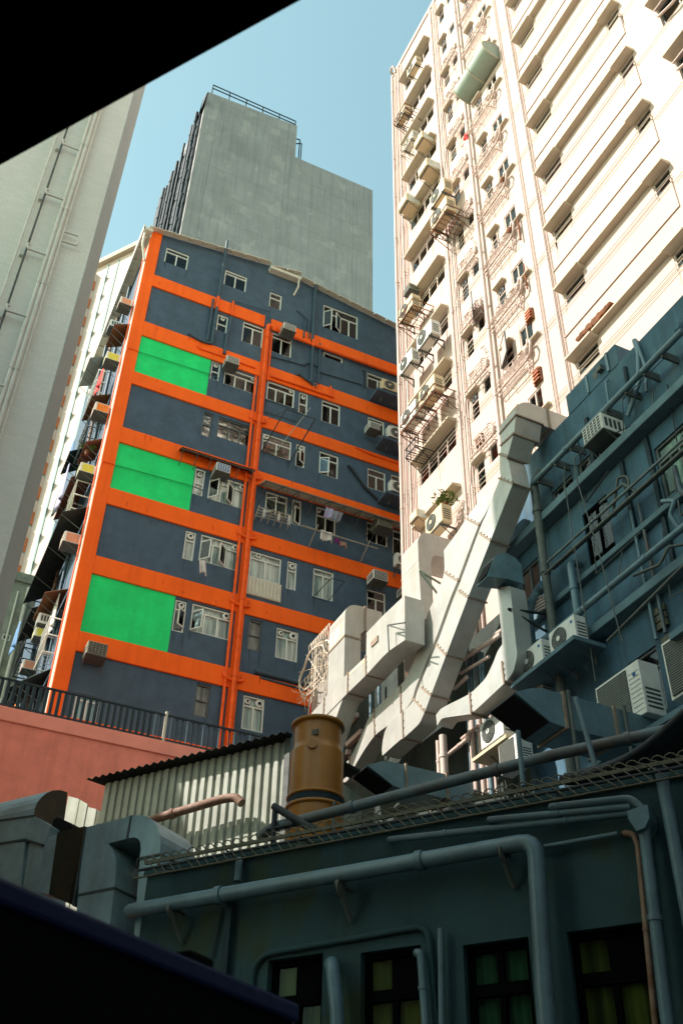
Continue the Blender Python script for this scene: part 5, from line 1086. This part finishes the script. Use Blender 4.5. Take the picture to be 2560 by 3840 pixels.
m.loft([[Vector((x, -a[0], z+Z0)) for x, z in pr], [Vector((x, -b[0], z+Z0)) for x, z in pr]], True); m.build('rain_cowl', M['galvdark'], t, .012)
m = MB(); m.loft([[Vector((x, -a[0]-.03, z+Z0)) for x, z in ((10.395, a[1]-.10), (10.615, a[1]+.39), (10.60, a[1]+.39), (10.385, a[1]-.10))], [Vector((x, -b[0]+.03, z+Z0)) for x, z in ((10.395, a[1]-.10), (10.615, a[1]+.39), (10.60, a[1]+.39), (10.385, a[1]-.10))]], True); m.build('cowl_mouth', M['black'], t)
m = MB(); q = f.hit('dB', 745, 108, d=.06); A = f.p(*q, .06); m.tube([A, A+Vector((.9, -.15, .05))], .035, 6); m.tube([A, A+Vector((.95, -.15, -.45))], .03, 6); m.tube([A+Vector((.9, -.15, .05)), A+Vector((.95, -.15, -.45))], .03, 6); m.build('bracket', M['cable'], t)
# rain hoods: level ducts with a black slanting mouth
def rainhood(label, xm, kp, L, hgt, name='rain_hood'):
    A, B, C, Dd = kp; fA = duct(xm); pA = fA.hit(*A); pB = fA.hit(*B); y0, y1 = -pA[0], -pB[0]; z0, z1 = min(pA[1], pB[1]), 0
    zt_ = (pA[1]+pB[1])/2; t = thing(name, label, 'duct', (xm, (y0+y1)/2, Z0+zt_-1))
    pr = [(xm, zt_), (xm+.35, zt_+.16), (xm+.55, zt_+.2), (xm+L, zt_+.2), (xm+L, zt_-hgt), (xm+.95, zt_-hgt), (xm+.62, zt_-hgt+.03)]
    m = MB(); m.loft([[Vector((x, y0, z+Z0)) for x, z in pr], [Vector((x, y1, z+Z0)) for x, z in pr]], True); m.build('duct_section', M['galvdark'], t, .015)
    mm = [(xm-.004, zt_-.03), (xm+.62-.012, zt_-hgt+.05), (xm+.60, zt_-hgt+.02), (xm-.02, zt_-.05)]
    m = MB(); m.loft([[Vector((x, y0-.03, z+Z0)) for x, z in mm], [Vector((x, y1+.03, z+Z0)) for x, z in mm]], True); m.build('mouth', M['black'], t)
    for xx in (.9, 1.9):
        m = MB(); m.cube(xm+xx, xm+xx+.05, y1-.04, y0+.04, Z0+zt_-hgt-.03, Z0+zt_+.23); m.build('flange', M['flange'], t)
    return t, y0, y1, zt_
t, y0, y1, zz = rainhood('large dark duct with black slanting mouth in front of the air conditioners', 8.5, (('dB', 575, 1045), ('dB', 805, 872), 0, 0), 3.6, .40)
m = MB(); 
for xx in (9.5, 10.6): m.tube([(xx, y1-.06, Z0+zz+.25), (xx, y1-.06, Z0+zz-1.9)], .035, 6)
m.build('hanger_rod', M['bracket'], t)
rainhood('smaller dark duct with black slanting mouth right of the amber tank', 9.0, (('dD', 790, 662), ('dD', 920, 570), 0, 0), 2.6, .36)
# ================================================================ terrace, shed, tank, lower building
f_ = front(24.5)
t = thing('terrace_wall', 'weathered pink terrace wall below the black fence', 'wall', f_.p(6, -6, 0)); m = MB(); m.box(f_, -.3, 9.6, -6, 11.6, -.5, 0); m.build('wall_face', M['pink'], t)
m = MB(); m.box(f_, -.3, 9.6, 11.6, 11.97, -.52, .05); m.build('coping', M['pinkcap'], t, .015)
t = thing('terrace_fence', 'black steel bar fence on the pink terrace wall', 'fence', f_.p(6, 12, -.1)); m = MB()
for v in (12.78, 12.06): m.box(f_, -.3, 9.6, v-.02, v+.025, -.13, -.07)
m.build('rail', M['fence'], t)
for i in range(26):
    u = 1.75+i*.163; m = MB(); m.box(f_, u, u+.085, 12.0, 12.77, -.125, -.085); m.build('bar', M['fence'], t)
for i in range(22):
    u = 1.75+26*.163+i*.15; m = MB(); m.box(f_, u, u+.03, 12.0, 12.77, -.125, -.085); m.box(f_, u-.015, u+.045, 12.70, 12.74, -.13, -.08); m.build('bar', M['pipe'] if i % 3 == 0 else M['fence'], t)
m = MB(); u = f_.hit('a7', 1530, 940, d=-.1)[0]; m.box(f_, u-.03, u+.03, 12.0, 12.88, -.14, -.06); m.build('post', M['gutter'], t)
# ---- shed of corrugated steel
DS = 15.5; SH = alley(DS); TLs = SH.hit('v', 243, 1800); TRs = SH.hit('v', 655, 1697)
t = thing('corrugated_shed', 'silver corrugated steel shed with a dark overhanging roof edge', 'shed', SH.p(TLs[0], TLs[1]-4, 0)); m = MB()
m2 = MB(); n = int((TRs[0]-TLs[0])/.19); pr = []
for i in range(n+1):
    u = TLs[0]+.19*i; pr += [(u, 0), (u+.055, 0), (u+.075, .045), (u+.17, .045)]
    
vs = [SH.p(u, TLs[1]-6, d) for u, d in pr]+[SH.p(u, TLs[1]-.02, d) for u, d in pr]; N_ = len(pr)
m.add(vs, [(i, i+1, N_+i+1, N_+i) for i in range(N_-1)]); uR = pr[-1][0]
m.build('wall_sheet', M['sheet'], t)
m = MB(); m.add([SH.p(TLs[0], TLs[1]-6, 0), SH.p(TLs[0], TLs[1]-.02, 0), SH.p(TLs[0], TLs[1]-.02, -3), SH.p(TLs[0], TLs[1]-6, -3)], [(0, 1, 2, 3)]); m.add([SH.p(uR, TLs[1]-6, 0), SH.p(uR, TLs[1]-.02, 0), SH.p(uR, TLs[1]-.02, -3), SH.p(uR, TLs[1]-6, -3)], [(0, 3, 2, 1)]); m.build('side_sheet', M['sheet'], t)
m = MB(); m.sheet(SH, TLs[0]-.25, uR+.15, TLs[1]+.02, TLs[1]+.5, .32, -3., .19, .028); m.build('roof_sheet', M['sheetdark'], t)
m = MB(); m.box(SH, uR-.02, uR+.10, TLs[1]-6, TLs[1], -.1, .1); m.tube([SH.p(uR+.22, TLs[1]-6, .05), SH.p(uR+.22, TLs[1]-.2, .05)], .05, 8); m.build('corner_post', M['bracket'], t)
m = MB(); a = SH.hit('dE', 1215, 345, d=.35); b = SH.hit('r7', 1030, 140, d=.35); c = SH.hit('r7', 1085, 135, d=.35); m.pipe([SH.p(a[0]-.6, a[1]-.15, .35), SH.p(*b, .35), SH.p(*c, .35), SH.p(c[0]+.14, c[1]-.14, .35)], .085, 12, 1.6); tag(m.build('rusty_pipe', M['rustpipe']), 'short rusty pipe with an elbow in front of the corrugated shed', 'pipe')
# slats hanging left of the shed
m = MB(); sv = alley(16.2)
t = thing('strip_screen', 'bright pale sheet strips between the shed and the big round topped duct', 'screen', sv.p(-11, 5, 0))
for a, b in ((('dE', 560, 185), ('dE', 650, 210)), (('dE', 655, 215), ('dE', 715, 250)), (('dE', 722, 275), ('dE', 790, 292)), (('dE', 800, 300), ('dE', 850, 318))):
    p, q = sv.hit(*a), sv.hit(*b); m = MB(); m.ext(sv, [p, q, (q[0], q[1]-3.2), (p[0], p[1]-3.2)], -.04, 0); m.build('strip', M['sheet'], t)
# ---- amber tank
dT = 12.2; TK = alley(dT); dc = -.45; c0 = TK.hit('dD', 468, 330, d=dc); P = TK.p(c0[0], 0, dc); ra = abs(TK.hit('dD', 252, 560, d=dc)[0]-TK.hit('dD', 684, 560, d=dc)[0])/2; z1 = TK.hit('dD', 465, 200, d=dc)[1]; zb = TK.hit('dD', 465, 755, d=dc+ra)[1]; zl = TK.hit('dD', 465, 860, d=dc+ra)[1]
t = thing('water_tank', 'amber fibreglass water tank with a dark lower band', 'tank', (P.x, P.y, Z0+zl-.6)); m = MB(); Zt = Z0+z1; Zn = Z0+TK.hit('dD', 465, 322, d=dc+ra)[1]
m.lathe((P.x, P.y, 0), [(ra*.97, Z0+zb), (ra*.98, Zn-.06), (ra*.965, Zn-.02), (ra*.90, Zn+.03), (ra*.88, Zn+.10), (ra*.88, Zt-.06)], 48); m.build('shell', M['drum'], t)
m = MB(); m.lathe((P.x, P.y, 0), [(ra*.89, Zt-.07), (ra*1.0, Zt-.06), (ra*1.0, Zt-.01), (ra*.95, Zt), (ra*.4, Zt+.07)], 48); m.build('lid', M['drum'], t)
m = MB(); m.lathe((P.x, P.y, 0), [(ra*1.0, Z0+zl+.02), (ra*.99, Z0+zb-.015)], 48); m.build('dark_band', M['navy'], t)
m = MB(); m.lathe((P.x, P.y, 0), [(ra*.98, Z0+zb-.03), (ra*1.05, Z0+zb-.02), (ra*1.05, Z0+zb+.01), (ra*.98, Z0+zb+.02)], 48); m.lathe((P.x, P.y, 0), [(ra*1.0, Z0+zl-.02), (ra*1.08, Z0+zl-.01), (ra*1.08, Z0+zl+.03), (ra*1.0, Z0+zl+.04)], 48); m.build('hoop', M['drum'], t)
m = MB(); m.lathe((P.x, P.y, 0), [(ra*.7, Z0+zl-.9), (ra*1.04, Z0+zl-.45), (ra*1.0, Z0+zl-.005)], 48); m.build('base', M['drum'], t)
m = MB(); q = TK.hit('dD', 410, 362, d=dc+ra); n_ = (Vector((0, 0, 0))-Vector((P.x, P.y, 0))).normalized(); C = Vector((P.x, P.y, Z0+q[1]))+(n_+TK.U*-.22).normalized()*ra*.93; m.tube([C, C+n_*.06], .075, 18); m.build('port', M['drum'], t)
m = MB(); q = TK.hit('dD', 425, 238, d=dc+ra); C = Vector((P.x, P.y, Z0+q[1]))+(n_+TK.U*-.16).normalized()*ra*.885; m.cube(0, 0, 0, 0, 0, 0) if False else None
LF = Fr((C.x, C.y), TA); m.box(LF, -.07, .07, q[1]-.045, q[1]+.045, -.01, .012); m.build('label_plate', M['wire'], t)
m = MB()
for s_, z in ((-1.03, 0), (.86, 0)): pass
e = Vector((P.x, P.y, 0))-TK.U*ra*1.06+n_*.1
m.pipe([Vector((e.x, e.y, Z0+zl-.2)), Vector((e.x, e.y, Zt-.12)), Vector((e.x, e.y, Zt-.06))+TK.U*.12], .028, 8, .6); m.build('filler_pipe', M['pipe'], t)
m = MB()
for k in (-.7, .1, .75): q = Vector((P.x, P.y, 0))+TK.U*ra*k+n_*ra*.62; m.tube([Vector((q.x, q.y, Z0+zl-1.2)), Vector((q.x, q.y, Z0+zl-.02))], .025, 6)
m.build('stand_leg', M['bracket'], t)

# ---- coils of old wire on the left of the upright duct
wf = duct(10.7); c = wf.hit('dA', 250, 650, d=.1); r0 = abs(wf.hit('dA', 160, 650, d=.1)[0]-c[0])*1.5
t = thing('wire_spool', 'tangle of old pale wire coils and spokes by the upright duct', 'wire coil', wf.p(c[0], c[1]-.9, 0))
def ring(m, C, fr, ru, rv_, r, a0=0, a1=2*pi, n=28, d=0):
    m.tube([fr.p(C[0]+ru*cos(a0+(a1-a0)*i/n), C[1]+rv_*sin(a0+(a1-a0)*i/n), d+.03*sin(i)) for i in range(n+1)], r, 5)
for s_, d_ in ((1., .1), (.8, .2), (.62, .0)):
    m = MB(); ring(m, c, wf, r0*s_, .75*s_, .022, d=d_); m.build('coil', M['paleblade'], t)
m = MB()
for i in range(12): a = i*2*pi/12; m.tube([wf.p(*c, .1), wf.p(c[0]+r0*1.25*cos(a), c[1]+.95*sin(a), .12)], .012, 4)
m.build('spoke', M['paleblade'], t)
for i in range(9):
    a = wf.hit('dA', 200+i*20, 470-i*22, d=.1); m = MB(); ring(m, (a[0]+.1, a[1]-.15), wf, .13, .3, .014, 0, pi, 10, .1); m.tube([wf.p(a[0]+.23, a[1]-.15, .1), wf.p(a[0]+.23, a[1]-1.5-.1*i, .1)], .014, 4); m.build('hooked_wire', M['paleblade'], t)
m = MB()
for i in range(26):
    a = wf.hit('dA', random.uniform(110, 260), random.uniform(840, 960), d=.1); q = Vector((random.gauss(0, .1), random.gauss(0, .15), random.gauss(0, .15))); A = wf.p(*a, .1); m.tube([A, A+q, A+q*1.4+Vector((0, .05, .08))], .008, 4)
m.build('loose_wire', M['paleblade'], t)

# ---- lower building across the alley
F = LOW
low = thing('lower_building', 'dark low building across the alley with pipes and windows', 'building', F.p(-4, -6, 0))
def lh(k, *q): a, b = F.hit(k, q[0], q[1]), F.hit(k, q[2], q[3]); return [min(a[0], b[0]), max(a[0], b[0]), min(a[1], b[1])-(0), max(a[1], b[1])]
lw = []
for k, q in (('v', (616, 2208, 742, 2600)), ('v', (828, 2190, 966, 2600)), ('v', (1062, 2172, 1212, 2600)), ('v', (1300, 2140, 1478, 2600))):
    a = F.hit(k, q[0], q[1]); b = F.hit(k, q[2], q[1]-22); lw.append([a[0], b[0], .9, (a[1]+b[1])/2+.0])
ztop = F.hit('v', 900, 1905)[1]-.02
m = MB(); uW = F.hit('dE', 1190, 950)[0]; grid_wall(m, F, uW, 6, -6, ztop, lw, 0, .3); m.box(F, uW, 6, -6, ztop-.002, -5.5, -.31)
m.add([F.p(uW, -6, 0), F.p(uW, ztop, 0), F.p(uW, ztop, -.31), F.p(uW, -6, -.31)], [(0, 1, 2, 3)]); m.add([F.p(uW, ztop, 0), F.p(6, ztop, 0), F.p(6, ztop, -5.5), F.p(uW, ztop, -5.5)], [(0, 1, 2, 3)]); m.build('alley_wall', M['low'], low)
for i, h in enumerate(lw):
    vt = h[3]-.42
    w = window(low, F, *h, cdep=.05, cols=2, transom=.0, fm='frameblack', cm='curtyel' if i != 2 else 'curtgreen', rec=.12, fw=.06, gm='glassdark')
    m = MB(); m.box(F, h[0]+.08, h[1]-.08, vt-.06, vt+.05, -.15, -.08); m.build('transom', M['frameblack'], w)
    m = MB(); m.box(F, (h[0]+h[1])/2+.03, h[1]-.08, vt+.055, h[3]-.08, -.13, -.09)
    if i != 2: m.build('louvre_panel', M['frameblack'], w)
lip = F.hits([('v', 585, 2225), ('v', 600, 2195), ('v', 985, 2128), ('v', 1000, 2150)])
m = MB(); m.pipe([F.p(lip[0][0], lip[0][1]-1, .03), F.p(lip[0][0], lip[0][1], .03), F.p(lip[1][0]+.06, lip[1][1], .03), F.p(lip[2][0], lip[2][1], .03), F.p(lip[3][0], lip[3][1]-1, .03)], .035, 6, 0, .15); m.build('window_moulding', M['low'], low)
def lp(k, pts, r, d=.22, col=0, mt='pipe', name='waste_pipe', ext_=None):
    q = [(*F.hit(k, a, b, d=(c[0] if c else d)), c[0] if c else d) for a, b, *c in pts]
    if ext_: q.append((q[-1][0], q[-1][1]-ext_, q[-1][2]))
    m = MB(); m.pipe([F.p(*a) for a in q], r, 14, col); return m.build(name, M[mt], low)
lp('v', [(300, 2094, .0), (302, 2092), (1228, 1931), (1250, 2300)], .088, .24, 1.9, ext_=1.2)
lp('r8', [(222, 330, .02), (222, 330), (1325, 207)], .036, .16, 1.1); lp('r8', [(680, 238, .02), (680, 238), (1325, 178)], .034, .2, 1.1); lp('r8', [(965, 178, .02), (965, 178), (1325, 138), (1385, 190)], .036, .22, .9)
lp('r8', [(1300, 300, .02), (1300, 298), (1340, 305), (1360, 350), (1440, 1176)], .03, .12, 1.1, 'rustpipe', ext_=1); lp('r8', [(930, 362), (1265, 302)], .024, .08, .8)
lp('r8', [(1385, 255), (1495, 1176)], .058, .2, 1.2, ext_=1); lp('r8', [(1462, 0), (1566, 560)], .062, .2, 1.2, ext_=3)
q = F.hits([('r8', 1312, 200), ('r8', 1420, 258)], d=.3); m = MB(); m.ext(F, [(q[0][0], q[0][1]), (q[1][0], q[0][1]+.03), (q[1][0], q[1][1]+.06), (q[1][0]-.06, q[1][1]-.03), (q[0][0]+.06, q[1][1]-.05), (q[0][0], q[1][1]+.08)], .02, .32); m.build('hopper_head', M['pipe'], low, .01)
lp('r8', [(455, 738), (460, 1176)], .034, .1, 1., ext_=1); lp('r8', [(345, 850, .02), (345, 848), (362, 850), (385, 1176)], .04, .12, .6, ext_=1); lp('v', [(760, 2215, .0), (762, 2212), (775, 2330)], .075, .2, 0, ext_=1.4)
lp('r7', [(1098, 425, .0), (1100, 425), (1090, 520)], .045, .1, 0)
m = MB(); q = F.hit('r7', 1055, 600, d=.1); m.box(F, q[0]-.05, q[0]+.03, -2, ztop-.35, .02, .09); m.build('cable_trunking', M['navy'], low); lp('r7', [(1020, 640), (975, 870)], .012, .03, 0, 'cable', 'cable')
for k, a, b in (('r7', 800, 660), ('v', 785, 2040), ('r8', 740, 390)):
    q = F.hit(k, a, b, d=.2); m = MB(); m.tube([F.p(q[0], q[1]+.03, .32), F.p(q[0]+.03, q[1]-.3, .03)], .028, 6); m.tube([F.p(q[0], q[1]+.03, .32), F.p(q[0], q[1]+.03, .02)], .026, 6); m.tube([F.p(q[0], q[1]-.01, .24), F.p(q[0]+.02, q[1]-.01, .24)], .1, 14); m.build('pipe_bracket', M['bracket'], low)
m = MB(); m.box(F, uW-.02, 6, ztop, ztop+.07, -.5, .06); m.build('coping', M['low'], low, .01)
# ---- wire guard along the roof edge
zg = ztop+.02; t = thing('wire_guard', 'long rusty guard of curled wire rods along the roof edge of the low building', 'guard rail', F.p(-4, zg, .2))
dg = .30; T0 = F.hit('dD', 30, 1180, d=dg); T1 = F.hit('dD', 1500, 880, d=dg); B0 = F.hit('dD', 40, 1368, d=dg+.06); B1 = F.hit('dD', 1200, 1150, d=dg+.06)
zt_ = (T0[1]+T1[1])/2; zb_ = (B0[1]+B1[1])/2; du = (T1[0]-T0[0])/16; uL = F.hit('v', 318, 1985, d=dg)[0]; uR_ = 5.5
m = MB(); m.tube([F.p(uL, zb_, dg+.06), F.p(uR_, zb_, dg+.06)], .012, 5); m.build('rail', M['wire'], t)
m = MB(); m.box(F, uL+.1, uR_, zt_-.10, zt_-.06, dg-.03, dg+.0); m.build('rail', M['wire'], t)
m = MB(); m.tube([F.p(uL+.05, zt_-.17, dg+.02), F.p(uR_, zt_-.17, dg+.02)], .02, 6); m.build('rail', M['cable'], t)
i = 0
while uL+.02+i*du < uR_:
    u = uL+.02+i*du; k = du/.092
    m = MB(); pts = [F.p(u-.05*k+.045*k*(1-cos(a)), zt_-.05+.06*sin(a)+(-.03 if a == 0 else 0), dg-.02) for a in (0, .5, 1., 1.6, 2.2, 2.7)]+[F.p(u+.10*k, zt_-.07, dg), F.p(u+.24*k+random.gauss(0, .012), zb_+random.gauss(0, .008), dg+.06)]; m.tube(pts, .0075, 5); m.build('rod', M['wire'], t); i += 1
for i in range(9):
    u = uL+.3+i*1.0; m = MB(); m.tube([F.p(u, zb_+.02, dg+.05), F.p(u, zt_-.12, .02)], .014, 5); m.tube([F.p(u, zt_-.12, dg), F.p(u, zt_-.12, .02)], .014, 5); m.build('bracket', M['bracket'], t)
# ---- big pipe behind the guard, dark duct lines at the right
G = alley(10.9); a = G.hit('dD', 50, 1135); b = G.hit('dD', 1568, 745); c = G.hit('dF', 600, 470)
m = MB(); m.pipe([G.p(a[0]-.2, a[1]-.1), G.p(*a), G.p(*b), G.p(*c), G.p(c[0]+5, c[1]+.06)], .068, 16, 1.5); tag(m.build('roof_pipe', M['rustpipe2']), 'large blue topped rusty pipe lying behind the wire guard', 'pipe')
m = MB(); a = G.hit('dD', 75, 950, d=.1); m.tube([G.p(a[0], a[1]-.5, .1), G.p(*a, .1)], .035, 8); m.tube([G.p(a[0]-.02, a[1]+.02, .1), G.p(a[0]+.62, a[1]-.42, .1)], .05, 8); m.tube([G.p(a[0]-.1, a[1]-.28, .1), G.p(a[0]+.3, a[1]-.28, .1)], .025, 6); tag(m.build('valve_lever', M['cable']), 'black lever handle on a short post beside the amber tank', 'lever')
for i in range(11):
    G2 = alley(10.36+.05*i); a = G2.hit('dF', 800-18*i, 640+3*i); b = G2.hit('dF', 1568, 150+i*34); m = MB(); n_ = 8
    m.tube([G2.p(a[0]+(b[0]-a[0])*k/n_, a[1]+(b[1]-a[1])*k/n_-.10*sin(pi*k/n_)) for k in range(n_+1)]+[G2.p(b[0]+2, b[1]+.4)], .045+.015*(i % 3), 8); tag(m.build('roof_cable', M['cable']), 'thick dark cable sagging to the right over the low roof', 'cable', 'dark cables sagging over the low roof')
for k, a, b, lab in (('dF', (735, 30), (900, 610), 'slanting thin steel pole right of the rain hood'), ('dF', (290, 290), (330, 720), 'thin dark steel pole beneath the mouth of the rain hood')):
    G2 = alley(10.5); p, q = G2.hit(k, *a), G2.hit(k, *b); m = MB(); m.pipe([G2.p(*p), G2.p(*p, -.02).lerp(G2.p(*q), .55), G2.p(*q)], .03, 8, .6); tag(m.build('steel_pole', M['pipe']), lab, 'pole')
# ---- grey elbow ducts on the low roof at the left
def fduct(label, fr, parts, mt='galvpale', seams=()):
    q0 = fr.hit(*parts[0][0][0]); t = thing('air_duct', label, 'duct', fr.p(q0[0], q0[1]-2, 0), 'grey ducts at the lower left')
    for pts, d0, d1, *mm in parts: MB().ext(fr, [(u, v) for u, v in fr.hits(pts)], d0, d1).build(mm[1] if len(mm) > 1 else 'duct_section', M[mm[0] if mm and mm[0] else mt], t, .012)
    for a, b, d0, d1 in seams:
        p, q = fr.hit(*a, d=d1), fr.hit(*b, d=d1); m = MB(); A, B = fr.p(*p, d1+.012), fr.p(*q, d1+.012); dn = (B-A).normalized(); n_ = fr.N.cross(dn).normalized()*.014; o = fr.N*(d1-d0+.02)
        m.hexa([A-n_, B-n_, B-n_-o, A-n_-o, A+n_, B+n_, B+n_-o, A+n_-o]); m.build('flange', M['flangedark'], t)
    return t
def arc(k, cx, cy, rx, ry, a0, a1, n=8): return [(k, cx+rx*cos(radians(a0+(a1-a0)*i/n)), cy-ry*sin(radians(a0+(a1-a0)*i/n))) for i in range(n+1)]
e = 'dE'; G3 = alley(10.05)
fduct('grey square duct bent like an upside down U beside the low wall', G3, [([(e, 640, 1000), (e, 650, 850), (e, 705, 440), (e, 1080, 345), (e, 1140, 340), (e, 1200, 352), (e, 1250, 385), (e, 1285, 430), (e, 1305, 500), (e, 1312, 560), (e, 1308, 660), (e, 1140, 695), (e, 1150, 620), (e, 1148, 570), (e, 1130, 535), (e, 1095, 522), (e, 1050, 530), (e, 885, 572), (e, 925, 630), (e, 945, 690), (e, 950, 780), (e, 935, 930), (e, 880, 1400), (e, 590, 1500)], -.75, 0), ([(e, 1308, 662), (e, 1140, 697), (e, 1085, 1400), (e, 1230, 1400)], -.72, -.01)],
    seams=((('dE', 1075, 345), ('dE', 1042, 530), -.75, 0), (('dE', 640, 995), ('dE', 940, 935), -.75, 0), (('dE', 705, 440), ('dE', 600, 1080), -.1, 0), (('dE', 1312, 660), ('dE', 1140, 697), -.75, 0)))
G4 = alley(10.3)
fduct('rusted flat duct side between the two grey ducts', G4, [([(e, 400, 990), (e, 470, 485), (e, 700, 430), (e, 560, 1060)], -.6, 0, 'rust2'), ([(e, 285, 960), (e, 365, 560), (e, 385, 520), (e, 468, 486), (e, 395, 985)], -.3, -.02)])
fduct('black cowl behind the rusted duct', alley(10.9), [([(e, 420, 620), (e, 425, 420), (e, 440, 380), (e, 470, 360), (e, 500, 370), (e, 590, 410), (e, 600, 600)], -.4, 0, 'black')])
G5 = alley(10.7)
t = fduct('large round topped grey duct at the left edge', G5, [([(e, -60, 380), (e, 275, 340), (e, 205, 540), (e, -60, 590)], -.9, 0), ([(e, -60, 592), (e, 205, 542), (e, 150, 1100), (e, -60, 1150)], -.88, -.01), ([(e, 272, 342), (e, 415, 430), (e, 355, 585), (e, 205, 541)], -.6, -.012), ([(e, 230, 560), (e, 352, 590), (e, 290, 1100), (e, 150, 1100)], -.6, -.03)],
    seams=((('dE', -60, 395), ('dE', 275, 348), -.5, 0), (('dE', -60, 585), ('dE', 210, 540), -.5, 0), (('dE', 208, 540), ('dE', 355, 588), -.5, 0)))
ar_ = [(280, 342), (286, 285), (308, 235), (340, 195), (380, 162), (430, 140), (490, 138), (548, 156), (535, 290), (518, 405), (415, 432)]
sec = []
for a, b in ar_:
    dd = -.002-(a-280)/270*.75; sec.append((G5.hit(e, a, b, d=dd), dd))
A_ = [G5.p(u, v, d) for (u, v), d in sec]; A2 = [G5.p(u-1.6, v, d) for (u, v), d in sec]
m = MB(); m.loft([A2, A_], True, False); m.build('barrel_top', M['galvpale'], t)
m = MB(); off = G5.U*.014; m.loft([[q+off*.2 for q in A_], [q+off for q in A_]], True); m.build('end_plate', M['rust2'], t)

# ---- our covered walkway: black roof edge overhead and navy parapet
a = R('v', 0, 380); zr = 2.5; a = a*(zr/a.z); b = R('v', 690, 0); b = b*(zr/b.z)
ed = (b-a).normalized(); ang = atan2(ed.y, ed.x); WF = Fr((a.x, a.y), ang)
m = MB(); m.box(WF, -6, 6, zr, zr+.35, -3.4, 0) if False else m.box(WF, -6, 6, zr, zr+.35, 0, 3.2)
tag(m.build('walkway_roof', M['roofblack']), 'black edge of the walkway roof overhead', 'roof')
zr = .62; a = R('v', 0, 2010); a = a*(zr/a.z); b = R('v', 690, 2305); b = b*(zr/b.z); ed = b-a; ang = atan2(ed.y, ed.x); PF = Fr((a.x, a.y), ang); L = hypot(ed.x, ed.y)
t = thing('parapet', 'near black navy parapet of the walkway at the lower left', 'parapet', PF.p(0, -3, 0)); m = MB(); m.box(PF, -3, L-.01, -6, zr-.046, -.2, -.012); m.build('wall_panel', M['roofblack'], t)
m = MB(); m.box(PF, -3, L, zr-.045, zr, -.22, 0); m.build('cap_rail', M['parapet'], t, .01)
k = .60; m = MB(); m.box(PF, L*.57, L*.66, zr-.05, zr+.022, -.2, -.01); m.build('clamp', M['roofblack'], t, .01)
# ================================================================ LIGHT, CAMERA
for p in PROTOS: drop(p)
W = bpy.data.worlds.new('World'); S.world = W; W.use_nodes = True; nt = W.node_tree
bg = nt.nodes['Background']; sk = nt.nodes.new('ShaderNodeTexSky'); sk.sky_type = 'NISHITA'; sk.sun_disc = False
SUN = Vector((-1, .25, 0)).normalized(); EL = radians(45.5)
sk.sun_elevation = EL; sk.sun_rotation = atan2(SUN.x, SUN.y); sk.air_density = 1.0; sk.dust_density = .7; sk.ozone_density = 1.5
tn = nt.nodes.new('ShaderNodeMix'); tn.data_type = 'RGBA'; tn.blend_type = 'MULTIPLY'; tn.inputs['Factor'].default_value = 1; tn.inputs['B'].default_value = (.76, .81, .52, 1)
nt.links.new(sk.outputs[0], tn.inputs['A']); nt.links.new(tn.outputs['Result'], bg.inputs[0]); bg.inputs[1].default_value = .15
sl = bpy.data.lights.new('sun', 'SUN'); sl.energy = 2.6; sl.angle = radians(.8); sl.color = (1, .92, .86)
so = bpy.data.objects.new('sun', sl); COL.objects.link(so); tos = Vector((SUN.x*cos(EL), SUN.y*cos(EL), sin(EL))); so.rotation_euler = tos.to_track_quat('Z', 'Y').to_euler(); so.location = (0, 0, 80)
cd = bpy.data.cameras.new('camera'); cd.sensor_fit = 'VERTICAL'; cd.sensor_height = 36; cd.sensor_width = 24; cd.lens = FPX/3840*36; cd.clip_end = 2000; cd.clip_start = .05
co = bpy.data.objects.new('camera', cd); COL.objects.link(co)
mt = Matrix.Identity(4)
for i in range(3): mt[i][0] = CR[i]; mt[i][1] = -CD[i]; mt[i][2] = -CF[i]
mt[2][3] = Z0; co.matrix_world = mt
cd.dof.use_dof = True; cd.dof.focus_distance = 26; cd.dof.aperture_fstop = 5.0
S.camera = co
S.view_settings.view_transform = 'Standard'; S.view_settings.look = 'None'; S.view_settings.exposure = 1.85; S.view_settings.gamma = 1
S.cycles.max_bounces = 8
